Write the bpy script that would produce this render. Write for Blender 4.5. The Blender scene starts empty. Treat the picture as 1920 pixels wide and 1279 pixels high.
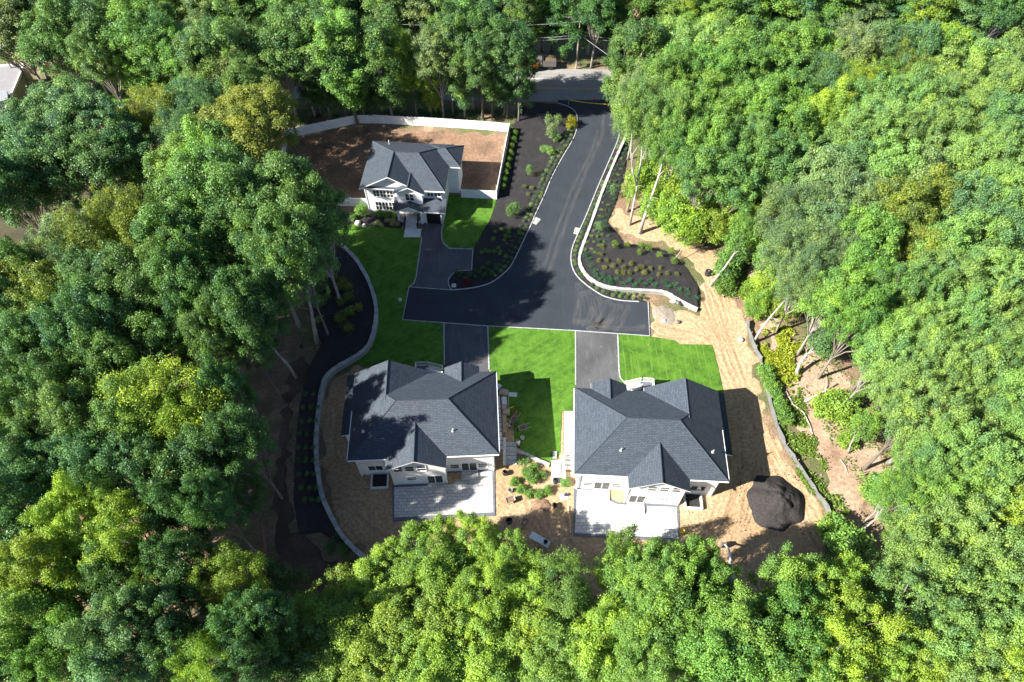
import bpy, math, random
import numpy as np
from mathutils import Vector, Matrix
from mathutils.geometry import tessellate_polygon
R_ = math.radians
random.seed(7)
rng = np.random.default_rng(7)
scene = bpy.context.scene
COL = scene.collection

# ------------------------------------------------------------------ camera, sky, sun
CAM_H, PITCH, FPX = 80.0, R_(55), 1280.0
cam_d = bpy.data.cameras.new('camera'); cam = bpy.data.objects.new('camera', cam_d); COL.objects.link(cam)
cam.location = (0, 0, CAM_H); cam.rotation_euler = (R_(90) - PITCH, 0, 0)
cam_d.sensor_width = 36; cam_d.lens = 24; cam_d.clip_end = 3000
scene.camera = cam
SUN_EL, SUN_AZ = R_(37.5), R_(20)            # shadows fall towards +x and a little +y
to_sun = Vector((-math.cos(SUN_AZ) * math.cos(SUN_EL), -math.sin(SUN_AZ) * math.cos(SUN_EL), math.sin(SUN_EL)))
w = bpy.data.worlds.new('World'); scene.world = w; w.use_nodes = True
wn = w.node_tree.nodes; wl = w.node_tree.links
sky = wn.new('ShaderNodeTexSky'); sky.sky_type = 'NISHITA'; sky.sun_disc = False
sky.air_density = 0.55; sky.dust_density = 0.3; sky.sun_elevation = SUN_EL; sky.sun_rotation = math.atan2(to_sun.x, to_sun.y)
wl.new(sky.outputs[0], wn['Background'].inputs[0]); wn['Background'].inputs[1].default_value = 0.075
sd = bpy.data.lights.new('sun', 'SUN'); sun = bpy.data.objects.new('sun', sd); COL.objects.link(sun)
sd.energy = 5.0; sd.angle = R_(0.5); sd.color = (1.0, 0.95, 0.86)
sun.rotation_euler = to_sun.to_track_quat('Z', 'Y').to_euler()
scene.view_settings.view_transform = 'Standard'; scene.view_settings.look = 'None'
scene.view_settings.exposure = 1.7; scene.view_settings.gamma = 1
scene.cycles.max_bounces = 6; scene.cycles.diffuse_bounces = 3; scene.cycles.transparent_max_bounces = 6

def P(px, py, z=0.0):
    """where the sight line through a surveyed image point meets the level z"""
    u = (px - 960) / FPX; v = (py - 639.5) / FPX
    d = (u, math.cos(PITCH) - v * math.sin(PITCH), -math.sin(PITCH) - v * math.cos(PITCH))
    t = (z - CAM_H) / d[2]
    return (d[0] * t, d[1] * t)
def depth(px, py, z=0.0):
    v = (py - 639.5) / FPX
    return (CAM_H - z) / (math.sin(PITCH) + v * math.cos(PITCH))
def PL(pts, z=0.0): return [P(a, b, z) for a, b in pts]

# ------------------------------------------------------------------ materials
def new_mat(name):
    m = bpy.data.materials.new(name); m.use_nodes = True
    nt = m.node_tree
    return m, nt, nt.nodes['Principled BSDF']
def nd(nt, t, **kw):
    n = nt.nodes.new(t)
    for k, v in kw.items(): setattr(n, k, v)
    return n
def coord(nt, kind='Object', scale=(1, 1, 1), rot=0.0):
    tc = nd(nt, 'ShaderNodeTexCoord'); mp = nd(nt, 'ShaderNodeMapping')
    mp.inputs['Scale'].default_value = scale; mp.inputs['Rotation'].default_value = (0, 0, rot)
    nt.links.new(tc.outputs[kind], mp.inputs[0]); return mp.outputs[0]
def noise(nt, vec, scale, detail=4, rough=0.55, dist=0.0):
    n = nd(nt, 'ShaderNodeTexNoise'); n.inputs['Scale'].default_value = scale
    n.inputs['Detail'].default_value = detail; n.inputs['Roughness'].default_value = rough; n.inputs['Distortion'].default_value = dist
    nt.links.new(vec, n.inputs['Vector']); return n.outputs['Fac']
def ramp(nt, fac, stops):
    r = nd(nt, 'ShaderNodeValToRGB'); e = r.color_ramp.elements
    while len(e) < len(stops): e.new(0.5)
    for i, (p, c) in enumerate(stops):
        e[i].position = p; e[i].color = (*c, 1) if len(c) == 3 else c
    nt.links.new(fac, r.inputs[0]); return r.outputs[0]
def mix(nt, a, b, fac, mode='MIX'):
    m = nd(nt, 'ShaderNodeMix', data_type='RGBA', blend_type=mode)
    for sock, v in ((m.inputs[0], fac), (m.inputs[6], a), (m.inputs[7], b)):
        if hasattr(v, 'is_output') or isinstance(v, bpy.types.NodeSocket): nt.links.new(v, sock)
        elif isinstance(v, (int, float)): sock.default_value = v
        else: sock.default_value = (*v, 1)
    return m.outputs[2]
def math_(nt, op, a, b=None):
    m = nd(nt, 'ShaderNodeMath', operation=op)
    for s, v in zip(m.inputs, (a, b)):
        if v is None: continue
        if isinstance(v, (int, float)): s.default_value = v
        else: nt.links.new(v, s)
    return m.outputs[0]
def bump(nt, bs, h, strength, dist):
    b = nd(nt, 'ShaderNodeBump'); b.inputs['Strength'].default_value = strength; b.inputs['Distance'].default_value = dist
    nt.links.new(h, b.inputs['Height']); nt.links.new(b.outputs[0], bs.inputs['Normal'])
def plain(name, c, rough=0.6, var=0.25, scale=3.0, metal=0.0, spec=0.4):
    m, nt, bs = new_mat(name); v = coord(nt)
    f = noise(nt, v, scale)
    nt.links.new(ramp(nt, f, [(0.3, tuple(x * (1 - var) for x in c)), (0.7, tuple(min(1, x * (1 + var)) for x in c))]), bs.inputs['Base Color'])
    bs.inputs['Roughness'].default_value = rough; bs.inputs['Metallic'].default_value = metal
    bs.inputs['Specular IOR Level'].default_value = spec
    return m
M = {}
def m_forest():
    m, nt, bs = new_mat('forest floor'); v = coord(nt)
    a = noise(nt, v, 0.35, 6, 0.65); b = noise(nt, v, 6.0, 5, 0.7); c = noise(nt, v, 0.09, 4)
    litter = ramp(nt, b, [(0.3, (0.08, 0.048, 0.03)), (0.55, (0.25, 0.16, 0.10)), (0.75, (0.42, 0.30, 0.21))])
    sand = ramp(nt, b, [(0.3, (0.26, 0.18, 0.11)), (0.7, (0.46, 0.34, 0.23))])
    col = mix(nt, litter, sand, ramp(nt, a, [(0.5, (0, 0, 0)), (0.68, (1, 1, 1))]))
    grn = ramp(nt, b, [(0.35, (0.03, 0.06, 0.012)), (0.7, (0.09, 0.14, 0.03))])
    col = mix(nt, col, grn, ramp(nt, c, [(0.44, (0, 0, 0)), (0.58, (0.75, 0.75, 0.75))]))
    nt.links.new(col, bs.inputs['Base Color']); bs.inputs['Roughness'].default_value = 0.95
    bump(nt, bs, noise(nt, v, 3.0, 8, 0.7), 0.8, 0.25); return m
M['forest'] = m_forest()
def m_dirt(name, pale, mid, dark):
    m, nt, bs = new_mat(name); v = coord(nt)
    a = noise(nt, v, 0.16, 5, 0.6, 0.6); b = noise(nt, v, 2.4, 8, 0.7); c = noise(nt, v, 14.0, 4, 0.7)
    col = ramp(nt, a, [(0.32, mid), (0.55, pale), (0.75, tuple(0.8 * x + 0.2 * y for x, y in zip(mid, pale)))])
    col = mix(nt, col, dark, ramp(nt, b, [(0.42, (0.55, 0.55, 0.55)), (0.6, (0, 0, 0))]))
    at = nd(nt, 'ShaderNodeAttribute', attribute_name='wear')
    col = mix(nt, col, dark, math_(nt, 'MULTIPLY', at.outputs['Fac'], 0.75))
    col = mix(nt, col, (0.5, 0.5, 0.5), ramp(nt, c, [(0.3, (0.25, 0.25, 0.25)), (0.6, (0, 0, 0))]), 'MULTIPLY')
    nt.links.new(col, bs.inputs['Base Color']); bs.inputs['Roughness'].default_value = 0.95
    bump(nt, bs, noise(nt, v, 5.0, 8, 0.75), 0.7, 0.12); return m
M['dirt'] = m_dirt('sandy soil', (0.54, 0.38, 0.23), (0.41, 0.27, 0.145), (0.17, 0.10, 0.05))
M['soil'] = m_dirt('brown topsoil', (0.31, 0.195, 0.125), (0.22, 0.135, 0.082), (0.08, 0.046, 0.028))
def m_mulch():
    m, nt, bs = new_mat('black mulch'); v = coord(nt)
    b = noise(nt, v, 6.0, 8, 0.82); a = noise(nt, v, 0.5, 4)
    col = ramp(nt, b, [(0.35, (0.006, 0.005, 0.006)), (0.6, (0.030, 0.027, 0.031)), (0.78, (0.12, 0.105, 0.11))])
    col = mix(nt, col, (0.07, 0.06, 0.065), ramp(nt, a, [(0.55, (0, 0, 0)), (0.75, (0.35, 0.35, 0.35))]))
    nt.links.new(col, bs.inputs['Base Color']); bs.inputs['Roughness'].default_value = 0.9
    bump(nt, bs, noise(nt, v, 7.0, 6, 0.8), 1.0, 0.25); return m
M['mulch'] = m_mulch()
M['heapmulch'] = plain('heaped mulch', (0.034, 0.031, 0.031), 0.95, 0.55, 7.0, 0.0, 0.2)
def m_lawn(name, rot, amount, c1=(0.050, 0.130, 0.012), c2=(0.100, 0.228, 0.022), c3=(0.17, 0.30, 0.06)):
    m, nt, bs = new_mat(name); v = coord(nt)
    a = noise(nt, v, 0.6, 7, 0.72, 0.5); b = noise(nt, v, 9.0, 5, 0.8)
    st = coord(nt, 'Object', (2.1, 0.16, 1), rot)
    s = noise(nt, st, 1.0, 5, 0.75, 0.6)
    wv = nd(nt, 'ShaderNodeTexWave', wave_type='BANDS', bands_direction='X', wave_profile='SIN'); wv.inputs['Scale'].default_value = 0.33
    wv.inputs['Distortion'].default_value = 2.2; wv.inputs['Detail'].default_value = 2; wv.inputs['Detail Scale'].default_value = 0.35
    nt.links.new(coord(nt, 'Object', (1, 1, 1), rot), wv.inputs['Vector'])
    s = math_(nt, 'ADD', math_(nt, 'MULTIPLY', s, 0.78), math_(nt, 'MULTIPLY', math_(nt, 'POWER', wv.outputs['Fac'], 5.0), 0.2))
    col = ramp(nt, a, [(0.36, c1), (0.55, c2), (0.72, tuple(0.5 * (x + y) for x, y in zip(c2, c3)))])
    col = mix(nt, col, c3, math_(nt, 'MULTIPLY', ramp(nt, s, [(0.5, (0, 0, 0)), (0.72, (1, 1, 1))]), amount))
    col = mix(nt, col, (0.45, 0.5, 0.4), ramp(nt, b, [(0.35, (0.8, 0.9, 0.9)), (0.6, (0, 0, 0))]), 'MULTIPLY')
    nt.links.new(col, bs.inputs['Base Color']); bs.inputs['Roughness'].default_value = 0.8
    bs.inputs['Specular IOR Level'].default_value = 0.2
    bump(nt, bs, b, 0.9, 0.12); return m
M['lawn'] = m_lawn('mown lawn', 0.0, 0.95)
M['lawn_diag'] = m_lawn('lawn mown on the slant', R_(55), 0.6)
def m_asphalt(name, c, var, spot):
    m, nt, bs = new_mat(name); v = coord(nt)
    a = noise(nt, v, 0.25, 5, 0.6); b = noise(nt, v, 16.0, 4, 0.8); c2 = noise(nt, coord(nt, 'Object', (1.6, 0.25, 1)), 1.2, 5, 0.7)
    col = ramp(nt, a, [(0.3, tuple(x * (1 - var) for x in c)), (0.7, tuple(x * (1 + var) for x in c))])
    col = mix(nt, col, tuple(min(1, x * 2.4 + 0.01) for x in c), math_(nt, 'MULTIPLY', ramp(nt, c2, [(0.5, (0, 0, 0)), (0.75, (1, 1, 1))]), spot))
    col = mix(nt, col, (0.5, 0.5, 0.5), ramp(nt, b, [(0.35, (0.6, 0.6, 0.6)), (0.65, (0, 0, 0))]), 'MULTIPLY')
    nt.links.new(col, bs.inputs['Base Color']); bs.inputs['Roughness'].default_value = 0.75
    bs.inputs['Specular IOR Level'].default_value = 0.35
    bump(nt, bs, b, 0.3, 0.03); return m
M['road'] = m_asphalt('fresh asphalt', (0.030, 0.037, 0.048), 0.18, 0.14)
M['drive'] = m_asphalt('driveway asphalt', (0.085, 0.087, 0.092), 0.28, 0.35)
M['street'] = m_asphalt('old asphalt', (0.27, 0.265, 0.255), 0.12, 0.1)
def m_dust():
    m, nt, bs = new_mat('dry dust marks'); out = nt.nodes['Material Output']
    uv = nd(nt, 'ShaderNodeUVMap'); mp = nd(nt, 'ShaderNodeMapping'); mp.inputs['Scale'].default_value = (0.35, 7, 1)
    nt.links.new(uv.outputs[0], mp.inputs[0])
    f = noise(nt, mp.outputs[0], 1.0, 6, 0.7, 0.4)
    sx = nd(nt, 'ShaderNodeSeparateXYZ'); nt.links.new(uv.outputs[0], sx.inputs[0])
    e = math_(nt, 'SUBTRACT', 1.0, math_(nt, 'POWER', math_(nt, 'ABSOLUTE', math_(nt, 'SUBTRACT', math_(nt, 'MULTIPLY', sx.outputs[1], 2.0), 1.0)), 2.0))
    a = math_(nt, 'MULTIPLY', e, ramp(nt, f, [(0.42, (0, 0, 0)), (0.75, (0.3, 0.3, 0.3))]))
    bs.inputs['Base Color'].default_value = (0.27, 0.25, 0.225, 1); bs.inputs['Roughness'].default_value = 0.95
    nt.links.new(a, bs.inputs['Alpha']); return m
M['dust'] = m_dust()
def m_pavers(name, c1, c2, mortar, sx, sy, rot=0.0, coordk='Object', msize=0.02, rough=0.8):
    m, nt, bs = new_mat(name); v = coord(nt, coordk, (1, 1, 1), rot)
    br = nd(nt, 'ShaderNodeTexBrick'); br.offset = 0.5
    br.inputs['Color1'].default_value = (*c1, 1); br.inputs['Color2'].default_value = (*c2, 1); br.inputs['Mortar'].default_value = (*mortar, 1)
    br.inputs['Scale'].default_value = 1; br.inputs['Mortar Size'].default_value = msize
    br.inputs['Brick Width'].default_value = sx; br.inputs['Row Height'].default_value = sy
    nt.links.new(v, br.inputs['Vector'])
    n = noise(nt, v, 5.0, 4, 0.6)
    col = mix(nt, br.outputs['Color'], (0.72, 0.72, 0.72), ramp(nt, n, [(0.35, (0.7, 0.7, 0.7)), (0.65, (0, 0, 0))]), 'MULTIPLY')
    nt.links.new(col, bs.inputs['Base Color']); bs.inputs['Roughness'].default_value = rough
    bump(nt, bs, br.outputs['Fac'], -0.3, 0.02); return m
M['paver'] = m_pavers('pale patio pavers', (0.66, 0.645, 0.61), (0.50, 0.50, 0.50), (0.22, 0.22, 0.22), 0.62, 0.42, R_(-2), msize=0.025)
M['wallstone'] = m_pavers('retaining wall blocks', (0.44, 0.43, 0.41), (0.31, 0.305, 0.30), (0.13, 0.125, 0.12), 0.5, 0.2, 0, 'UV', 0.012)
M['granite'] = m_pavers('granite kerb blocks', (0.50, 0.50, 0.50), (0.36, 0.36, 0.37), (0.2, 0.2, 0.2), 0.28, 0.5, 0, 'UV', 0.015)
M['shingle'] = None
def m_shingle():
    m, nt, bs = new_mat('slate grey shingles')
    uv = nd(nt, 'ShaderNodeUVMap')
    br = nd(nt, 'ShaderNodeTexBrick'); br.offset = 0.37
    br.inputs['Color1'].default_value = (0.046, 0.061, 0.082, 1); br.inputs['Color2'].default_value = (0.070, 0.090, 0.116, 1)
    br.inputs['Mortar'].default_value = (0.018, 0.024, 0.034, 1); br.inputs['Scale'].default_value = 1
    br.inputs['Mortar Size'].default_value = 0.02; br.inputs['Bias'].default_value = -0.1
    br.inputs['Brick Width'].default_value = 0.42; br.inputs['Row Height'].default_value = 0.2
    nt.links.new(uv.outputs[0], br.inputs['Vector'])
    n = noise(nt, uv.outputs[0], 0.25, 6, 0.7); n2 = noise(nt, uv.outputs[0], 7.0, 3, 0.7)
    col = mix(nt, br.outputs['Color'], (0.6, 0.6, 0.6), ramp(nt, n, [(0.35, (0.2, 0.2, 0.2)), (0.7, (0, 0, 0))]), 'MULTIPLY')
    col = mix(nt, col, (0.55, 0.55, 0.55), ramp(nt, n2, [(0.35, (0.6, 0.6, 0.6)), (0.6, (0, 0, 0))]), 'MULTIPLY')
    nt.links.new(col, bs.inputs['Base Color']); bs.inputs['Roughness'].default_value = 0.72
    bs.inputs['Specular IOR Level'].default_value = 0.35
    bump(nt, bs, br.outputs['Fac'], -0.5, 0.03); return m
M['shingle'] = m_shingle()
def m_siding():
    m, nt, bs = new_mat('white lap siding'); v = coord(nt)
    wv = nd(nt, 'ShaderNodeTexWave', wave_type='BANDS', bands_direction='Z', wave_profile='SAW'); wv.inputs['Scale'].default_value = 0.9
    nt.links.new(v, wv.inputs['Vector'])
    n = noise(nt, v, 1.2, 4)
    nt.links.new(ramp(nt, n, [(0.3, (0.70, 0.71, 0.72)), (0.7, (0.79, 0.79, 0.79))]), bs.inputs['Base Color'])
    bs.inputs['Roughness'].default_value = 0.5
    bump(nt, bs, wv.outputs['Fac'], 0.35, 0.03); return m
M['siding'] = m_siding()
M['trim'] = plain('white trim paint', (0.78, 0.78, 0.78), 0.45, 0.04)
M['vinyl'] = plain('white vinyl', (0.76, 0.77, 0.79), 0.4, 0.05, 0.8)
M['glass'] = plain('dark window glass', (0.035, 0.04, 0.04), 0.08, 0.4, 0.7, 0.0, 0.6)
M['door'] = plain('black door paint', (0.012, 0.012, 0.014), 0.35, 0.3)
M['concrete'] = plain('light concrete', (0.60, 0.58, 0.54), 0.85, 0.12, 2.0)
M['bluestone'] = plain('blue grey coping', (0.11, 0.12, 0.14), 0.7, 0.2, 3.0)
M['slab'] = plain('white stepping slab', (0.62, 0.61, 0.59), 0.75, 0.08, 3.0)
M['wood'] = plain('raw lumber', (0.46, 0.33, 0.20), 0.8, 0.2, 4.0)
M['polewood'] = plain('weathered pole', (0.30, 0.25, 0.20), 0.9, 0.25, 3.0)
M['iron'] = plain('cast iron', (0.16, 0.15, 0.14), 0.6, 0.2, 4.0, 0.3)
M['steel'] = plain('galvanised steel', (0.42, 0.43, 0.44), 0.45, 0.15, 3.0, 0.5)
M['blackplastic'] = plain('black plastic', (0.014, 0.014, 0.016), 0.45, 0.3)
M['rubber'] = plain('rubber', (0.02, 0.02, 0.02), 0.8, 0.2)
M['orange'] = plain('orange paint', (0.75, 0.20, 0.02), 0.4, 0.12)
M['yellow'] = plain('yellow plastic', (0.80, 0.58, 0.03), 0.5, 0.08)
M['red'] = plain('red plastic', (0.62, 0.05, 0.02), 0.5, 0.1)
M['whitepaint'] = plain('white machine paint', (0.72, 0.72, 0.72), 0.35, 0.08)
M['teal'] = plain('teal tinted glass', (0.01, 0.10, 0.13), 0.12, 0.2)
M['silt'] = plain('grey silt fabric', (0.12, 0.125, 0.125), 0.8, 0.25, 1.5)
M['rock'] = plain('pale boulder', (0.55, 0.52, 0.47), 0.9, 0.25, 2.0)
M['tanbox'] = plain('tan card and pavers', (0.46, 0.34, 0.24), 0.8, 0.15, 2.0)
M['stepstone'] = m_pavers('stone treads', (0.58, 0.57, 0.55), (0.45, 0.44, 0.43), (0.22, 0.2, 0.19), 0.6, 0.38, 0, 'Object', 0.02)
M['flatroof'] = plain('grey flat roof', (0.21, 0.205, 0.215), 0.9, 0.08, 1.0)
M['olivewall'] = plain('olive painted wall', (0.24, 0.26, 0.14), 0.85, 0.15, 1.0)
M['yellowline'] = plain('yellow road paint', (0.55, 0.36, 0.06), 0.8, 0.2, 2.0)
M['whiteline'] = plain('white road paint', (0.62, 0.62, 0.60), 0.8, 0.2, 2.0)
M['cable'] = plain('power cable', (0.35, 0.36, 0.38), 0.6, 0.1)
M['fadedred'] = plain('faded red plastic', (0.20, 0.05, 0.04), 0.7, 0.2)
M['skin'] = plain('skin', (0.42, 0.26, 0.18), 0.6, 0.08)
M['shirt'] = plain('white shirt cotton', (0.68, 0.68, 0.70), 0.9, 0.08)
M['greyshirt'] = plain('grey work shirt', (0.16, 0.18, 0.22), 0.9, 0.12)
M['jeans'] = plain('dark jeans', (0.03, 0.04, 0.07), 0.9, 0.2)
M['hair'] = plain('dark hair', (0.015, 0.011, 0.009), 0.7, 0.2)
def m_leaf(name, trans=0.28, rough=0.48, spec=0.4):
    m, nt, bs = new_mat(name); out = nt.nodes['Material Output']
    oi = nd(nt, 'ShaderNodeObjectInfo'); at = nd(nt, 'ShaderNodeAttribute', attribute_name='tint')
    warm = mix(nt, oi.outputs['Color'], (1.55, 1.42, 0.85), 1.0, 'MULTIPLY'); cool = mix(nt, oi.outputs['Color'], (0.62, 0.76, 0.95), 1.0, 'MULTIPLY')
    col = mix(nt, cool, warm, at.outputs['Fac'])
    nt.links.new(col, bs.inputs['Base Color']); bs.inputs['Roughness'].default_value = rough; bs.inputs['Specular IOR Level'].default_value = spec
    tr = nd(nt, 'ShaderNodeBsdfTranslucent')
    nt.links.new(mix(nt, col, (1.25, 1.2, 0.5), 1.0, 'MULTIPLY'), tr.inputs[0])
    ms = nd(nt, 'ShaderNodeMixShader'); ms.inputs[0].default_value = trans
    nt.links.new(bs.outputs[0], ms.inputs[1]); nt.links.new(tr.outputs[0], ms.inputs[2]); nt.links.new(ms.outputs[0], out.inputs[0])
    return m
M['leaf'] = m_leaf('leaves')
def m_bark():
    m, nt, bs = new_mat('bark'); v = coord(nt, 'Object', (3, 3, 0.6))
    oi = nd(nt, 'ShaderNodeObjectInfo'); n = noise(nt, v, 2.0, 6, 0.7)
    nt.links.new(mix(nt, oi.outputs['Color'], (0.45, 0.43, 0.4), ramp(nt, n, [(0.35, (1, 1, 1)), (0.6, (0, 0, 0))]), 'MULTIPLY'), bs.inputs['Base Color'])
    bs.inputs['Roughness'].default_value = 0.9; bump(nt, bs, n, 0.6, 0.05); return m
M['bark'] = m_bark()

# ------------------------------------------------------------------ mesh building
class MB:
    """collects shapes and links them as one mesh object"""
    def __init__(self): self.v = []; self.f = []; self.mi = []; self.uv = []; self.mats = []
    def slot(self, m):
        if m not in self.mats: self.mats.append(m)
        return self.mats.index(m)
    def face(self, pts, m, uv=None):
        i = len(self.v); pts = [tuple(p) for p in pts]; self.v += pts; self.f.append(tuple(range(i, i + len(pts)))); self.mi.append(self.slot(m))
        if uv is None:
            n = Vector((0, 0, 0))
            for a, b in zip(pts, pts[1:] + pts[:1]):
                n += Vector(((a[1] - b[1]) * (a[2] + b[2]), (a[2] - b[2]) * (a[0] + b[0]), (a[0] - b[0]) * (a[1] + b[1])))
            n = n.normalized() if n.length > 1e-9 else Vector((0, 0, 1))
            t = Vector((0, 0, 1)).cross(n)
            t = t.normalized() if t.length > 1e-4 else Vector((1, 0, 0))
            s = n.cross(t)
            uv = [(Vector(p).dot(t), Vector(p).dot(s)) for p in pts]
        self.uv.append(uv)
    def box(self, x0, x1, y0, y1, z0, z1, m, rz=0.0, at=(0, 0, 0)):
        c, s = math.cos(rz), math.sin(rz)
        q = lambda x, y, z: (at[0] + c * x - s * y, at[1] + s * x + c * y, at[2] + z)
        a = [q(x0, y0, z0), q(x1, y0, z0), q(x1, y1, z0), q(x0, y1, z0), q(x0, y0, z1), q(x1, y0, z1), q(x1, y1, z1), q(x0, y1, z1)]
        for f in ((3, 2, 1, 0), (4, 5, 6, 7), (0, 1, 5, 4), (1, 2, 6, 5), (2, 3, 7, 6), (3, 0, 4, 7)): self.face([a[k] for k in f], m)
    def prism(self, poly, z0, z1, m, side=None):
        area = sum(a[0] * b[1] - b[0] * a[1] for a, b in zip(poly, poly[1:] + poly[:1]))
        if area < 0: poly = poly[::-1]
        tri = tessellate_polygon([[Vector((p[0], p[1], 0)) for p in poly]])
        for t in tri:
            q = [poly[k] for k in t]
            ar = (q[1][0] - q[0][0]) * (q[2][1] - q[0][1]) - (q[2][0] - q[0][0]) * (q[1][1] - q[0][1])
            if ar < 0: q = q[::-1]
            self.face([(x, y, z1) for x, y in q], m)
        for a, b in zip(poly, poly[1:] + poly[:1]):
            self.face([(a[0], a[1], z0), (b[0], b[1], z0), (b[0], b[1], z1), (a[0], a[1], z1)], side or m)
    def tube(self, pts, radii, m, n=8, cap=True):
        pts = [Vector(p) for p in pts]; rings = []
        for i, p in enumerate(pts):
            d = (pts[min(i + 1, len(pts) - 1)] - pts[max(i - 1, 0)]).normalized()
            a = d.cross(Vector((0, 1, 0)) if abs(d.y) < 0.9 else Vector((1, 0, 0))).normalized(); b = d.cross(a)
            rings.append([p + (a * math.cos(2 * math.pi * k / n) + b * math.sin(2 * math.pi * k / n)) * radii[i] for k in range(n)])
        for r0, r1 in zip(rings, rings[1:]):
            for k in range(n): self.face([r0[k], r0[(k + 1) % n], r1[(k + 1) % n], r1[k]], m)
        if cap: self.face(rings[0][::-1], m); self.face(rings[-1], m)
    def ribbon(self, path, width, z0, z1, m, top=None, closed=False, side='c'):
        """a wall or kerb following a ground path; uv runs along it"""
        n = len(path); L = []; Rr = []; acc = [0.0]
        for i in range(n):
            a = path[i - 1] if i > 0 else path[i]; b = path[i + 1] if i < n - 1 else path[i]
            d = Vector((b[0] - a[0], b[1] - a[1])); d = d.normalized() if d.length > 0 else Vector((1, 0)); nn = Vector((-d.y, d.x))
            zz0 = z0; p = Vector(path[i][:2]); L.append(p + nn * width / 2); Rr.append(p - nn * width / 2)
            if i: acc.append(acc[-1] + (Vector(path[i][:2]) - Vector(path[i - 1][:2])).length)
        h = z1 - z0
        for i in range(n - 1):
            u0, u1 = acc[i], acc[i + 1]
            A = lambda p, z: (p.x, p.y, z)
            self.face([A(L[i], z1), A(Rr[i], z1), A(Rr[i + 1], z1), A(L[i + 1], z1)], top or m, [(u0, width), (u0, 0), (u1, 0), (u1, width)])
            self.face([A(Rr[i], z0), A(Rr[i + 1], z0), A(Rr[i + 1], z1), A(Rr[i], z1)], m, [(u0, 0), (u1, 0), (u1, h), (u0, h)])
            self.face([A(L[i + 1], z0), A(L[i], z0), A(L[i], z1), A(L[i + 1], z1)], m, [(u1, 0), (u0, 0), (u0, h), (u1, h)])
        for i, s in ((0, 1), (n - 1, -1)):
            q = [(L[i].x, L[i].y, z0), (Rr[i].x, Rr[i].y, z0), (Rr[i].x, Rr[i].y, z1), (L[i].x, L[i].y, z1)]
            self.face(q if s > 0 else q[::-1], m)
    def lathe(self, prof, m, c=(0, 0, 0), n=14):
        for (r0, z0), (r1, z1) in zip(prof, prof[1:]):
            for k in range(n):
                a0, a1 = 2 * math.pi * k / n, 2 * math.pi * (k + 1) / n
                q = lambda r, a, z: (c[0] + r * math.cos(a), c[1] + r * math.sin(a), c[2] + z)
                self.face([q(r0, a0, z0), q(r0, a1, z0), q(r1, a1, z1), q(r1, a0, z1)], m)
    def build(self, name, parent=None, smooth=False, loc=None, rz=None):
        me = bpy.data.meshes.new(name); me.from_pydata(self.v, [], self.f); me.update()
        for m in self.mats: me.materials.append(m)
        me.polygons.foreach_set('material_index', self.mi)
        ul = me.uv_layers.new(name='UVMap'); ul.data.foreach_set('uv', np.array([c for f in self.uv for p in f for c in p], dtype=np.float32))
        if smooth:
            import bmesh
            bm = bmesh.new(); bm.from_mesh(me); bmesh.ops.remove_doubles(bm, verts=bm.verts, dist=1e-4); bm.to_mesh(me); bm.free()
            me.polygons.foreach_set('use_smooth', [True] * len(me.polygons))
        o = bpy.data.objects.new(name, me); COL.objects.link(o)
        if parent: o.parent = parent
        if loc is not None: o.location = loc
        if rz is not None: o.rotation_euler = (0, 0, rz)
        return o
def tag(o, label=None, cat=None, group=None, kind=None):
    if label: o['label'] = label
    if cat: o['category'] = cat
    if group: o['group'] = group
    if kind: o['kind'] = kind
    return o
def thing(name, label, cat, loc=(0, 0, 0), rz=0.0, group=None):
    o = bpy.data.objects.new(name, None); COL.objects.link(o); o.location = loc; o.rotation_euler = (0, 0, rz)
    o.empty_display_size = 0.2
    return tag(o, label, cat, group)
def copy_thing(o, loc, rz=None, label=None, scale=None, group=None):
    c = o.copy(); COL.objects.link(c); c.location = loc
    if rz is not None: c.rotation_euler = (0, 0, rz)
    if scale is not None: c.scale = scale
    if label: c['label'] = label
    if group: c['group'] = group
    for ch in list(o.children):
        d = ch.copy(); COL.objects.link(d); d.parent = c
        for g in list(ch.children):
            e = g.copy(); COL.objects.link(e); e.parent = d
    return c
def structure(mb, name): return tag(mb.build(name), kind='structure')

# --- smooth value noise on arrays
_perm = rng.random((256, 256))
def vnoise(x, y, s):
    x = np.asarray(x) / s; y = np.asarray(y) / s
    xi = np.floor(x).astype(int); yi = np.floor(y).astype(int); fx = x - xi; fy = y - yi
    fx = fx * fx * (3 - 2 * fx); fy = fy * fy * (3 - 2 * fy)
    g = lambda a, b: _perm[a % 256, b % 256]
    return (g(xi, yi) * (1 - fx) + g(xi + 1, yi) * fx) * (1 - fy) + (g(xi, yi + 1) * (1 - fx) + g(xi + 1, yi + 1) * fx) * fy
def inside(poly, X, Y):
    c = np.zeros(X.shape, bool)
    for (x0, y0), (x1, y1) in zip(poly, poly[1:] + poly[:1]):
        if y0 == y1: continue
        k = ((y0 > Y) != (y1 > Y)) & (X < (x1 - x0) * (Y - y0) / (y1 - y0) + x0); c ^= k
    return c
def edge_dist(path, X, Y, closed=True):
    d = np.full(X.shape, 1e9); seg = list(zip(path, path[1:] + (path[:1] if closed else [])))
    if not closed: seg = list(zip(path, path[1:]))
    for (x0, y0), (x1, y1) in seg:
        dx, dy = x1 - x0, y1 - y0; L = dx * dx + dy * dy + 1e-12
        t = np.clip(((X - x0) * dx + (Y - y0) * dy) / L, 0, 1)
        d = np.minimum(d, np.hypot(X - x0 - t * dx, Y - y0 - t * dy))
    return d
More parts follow.
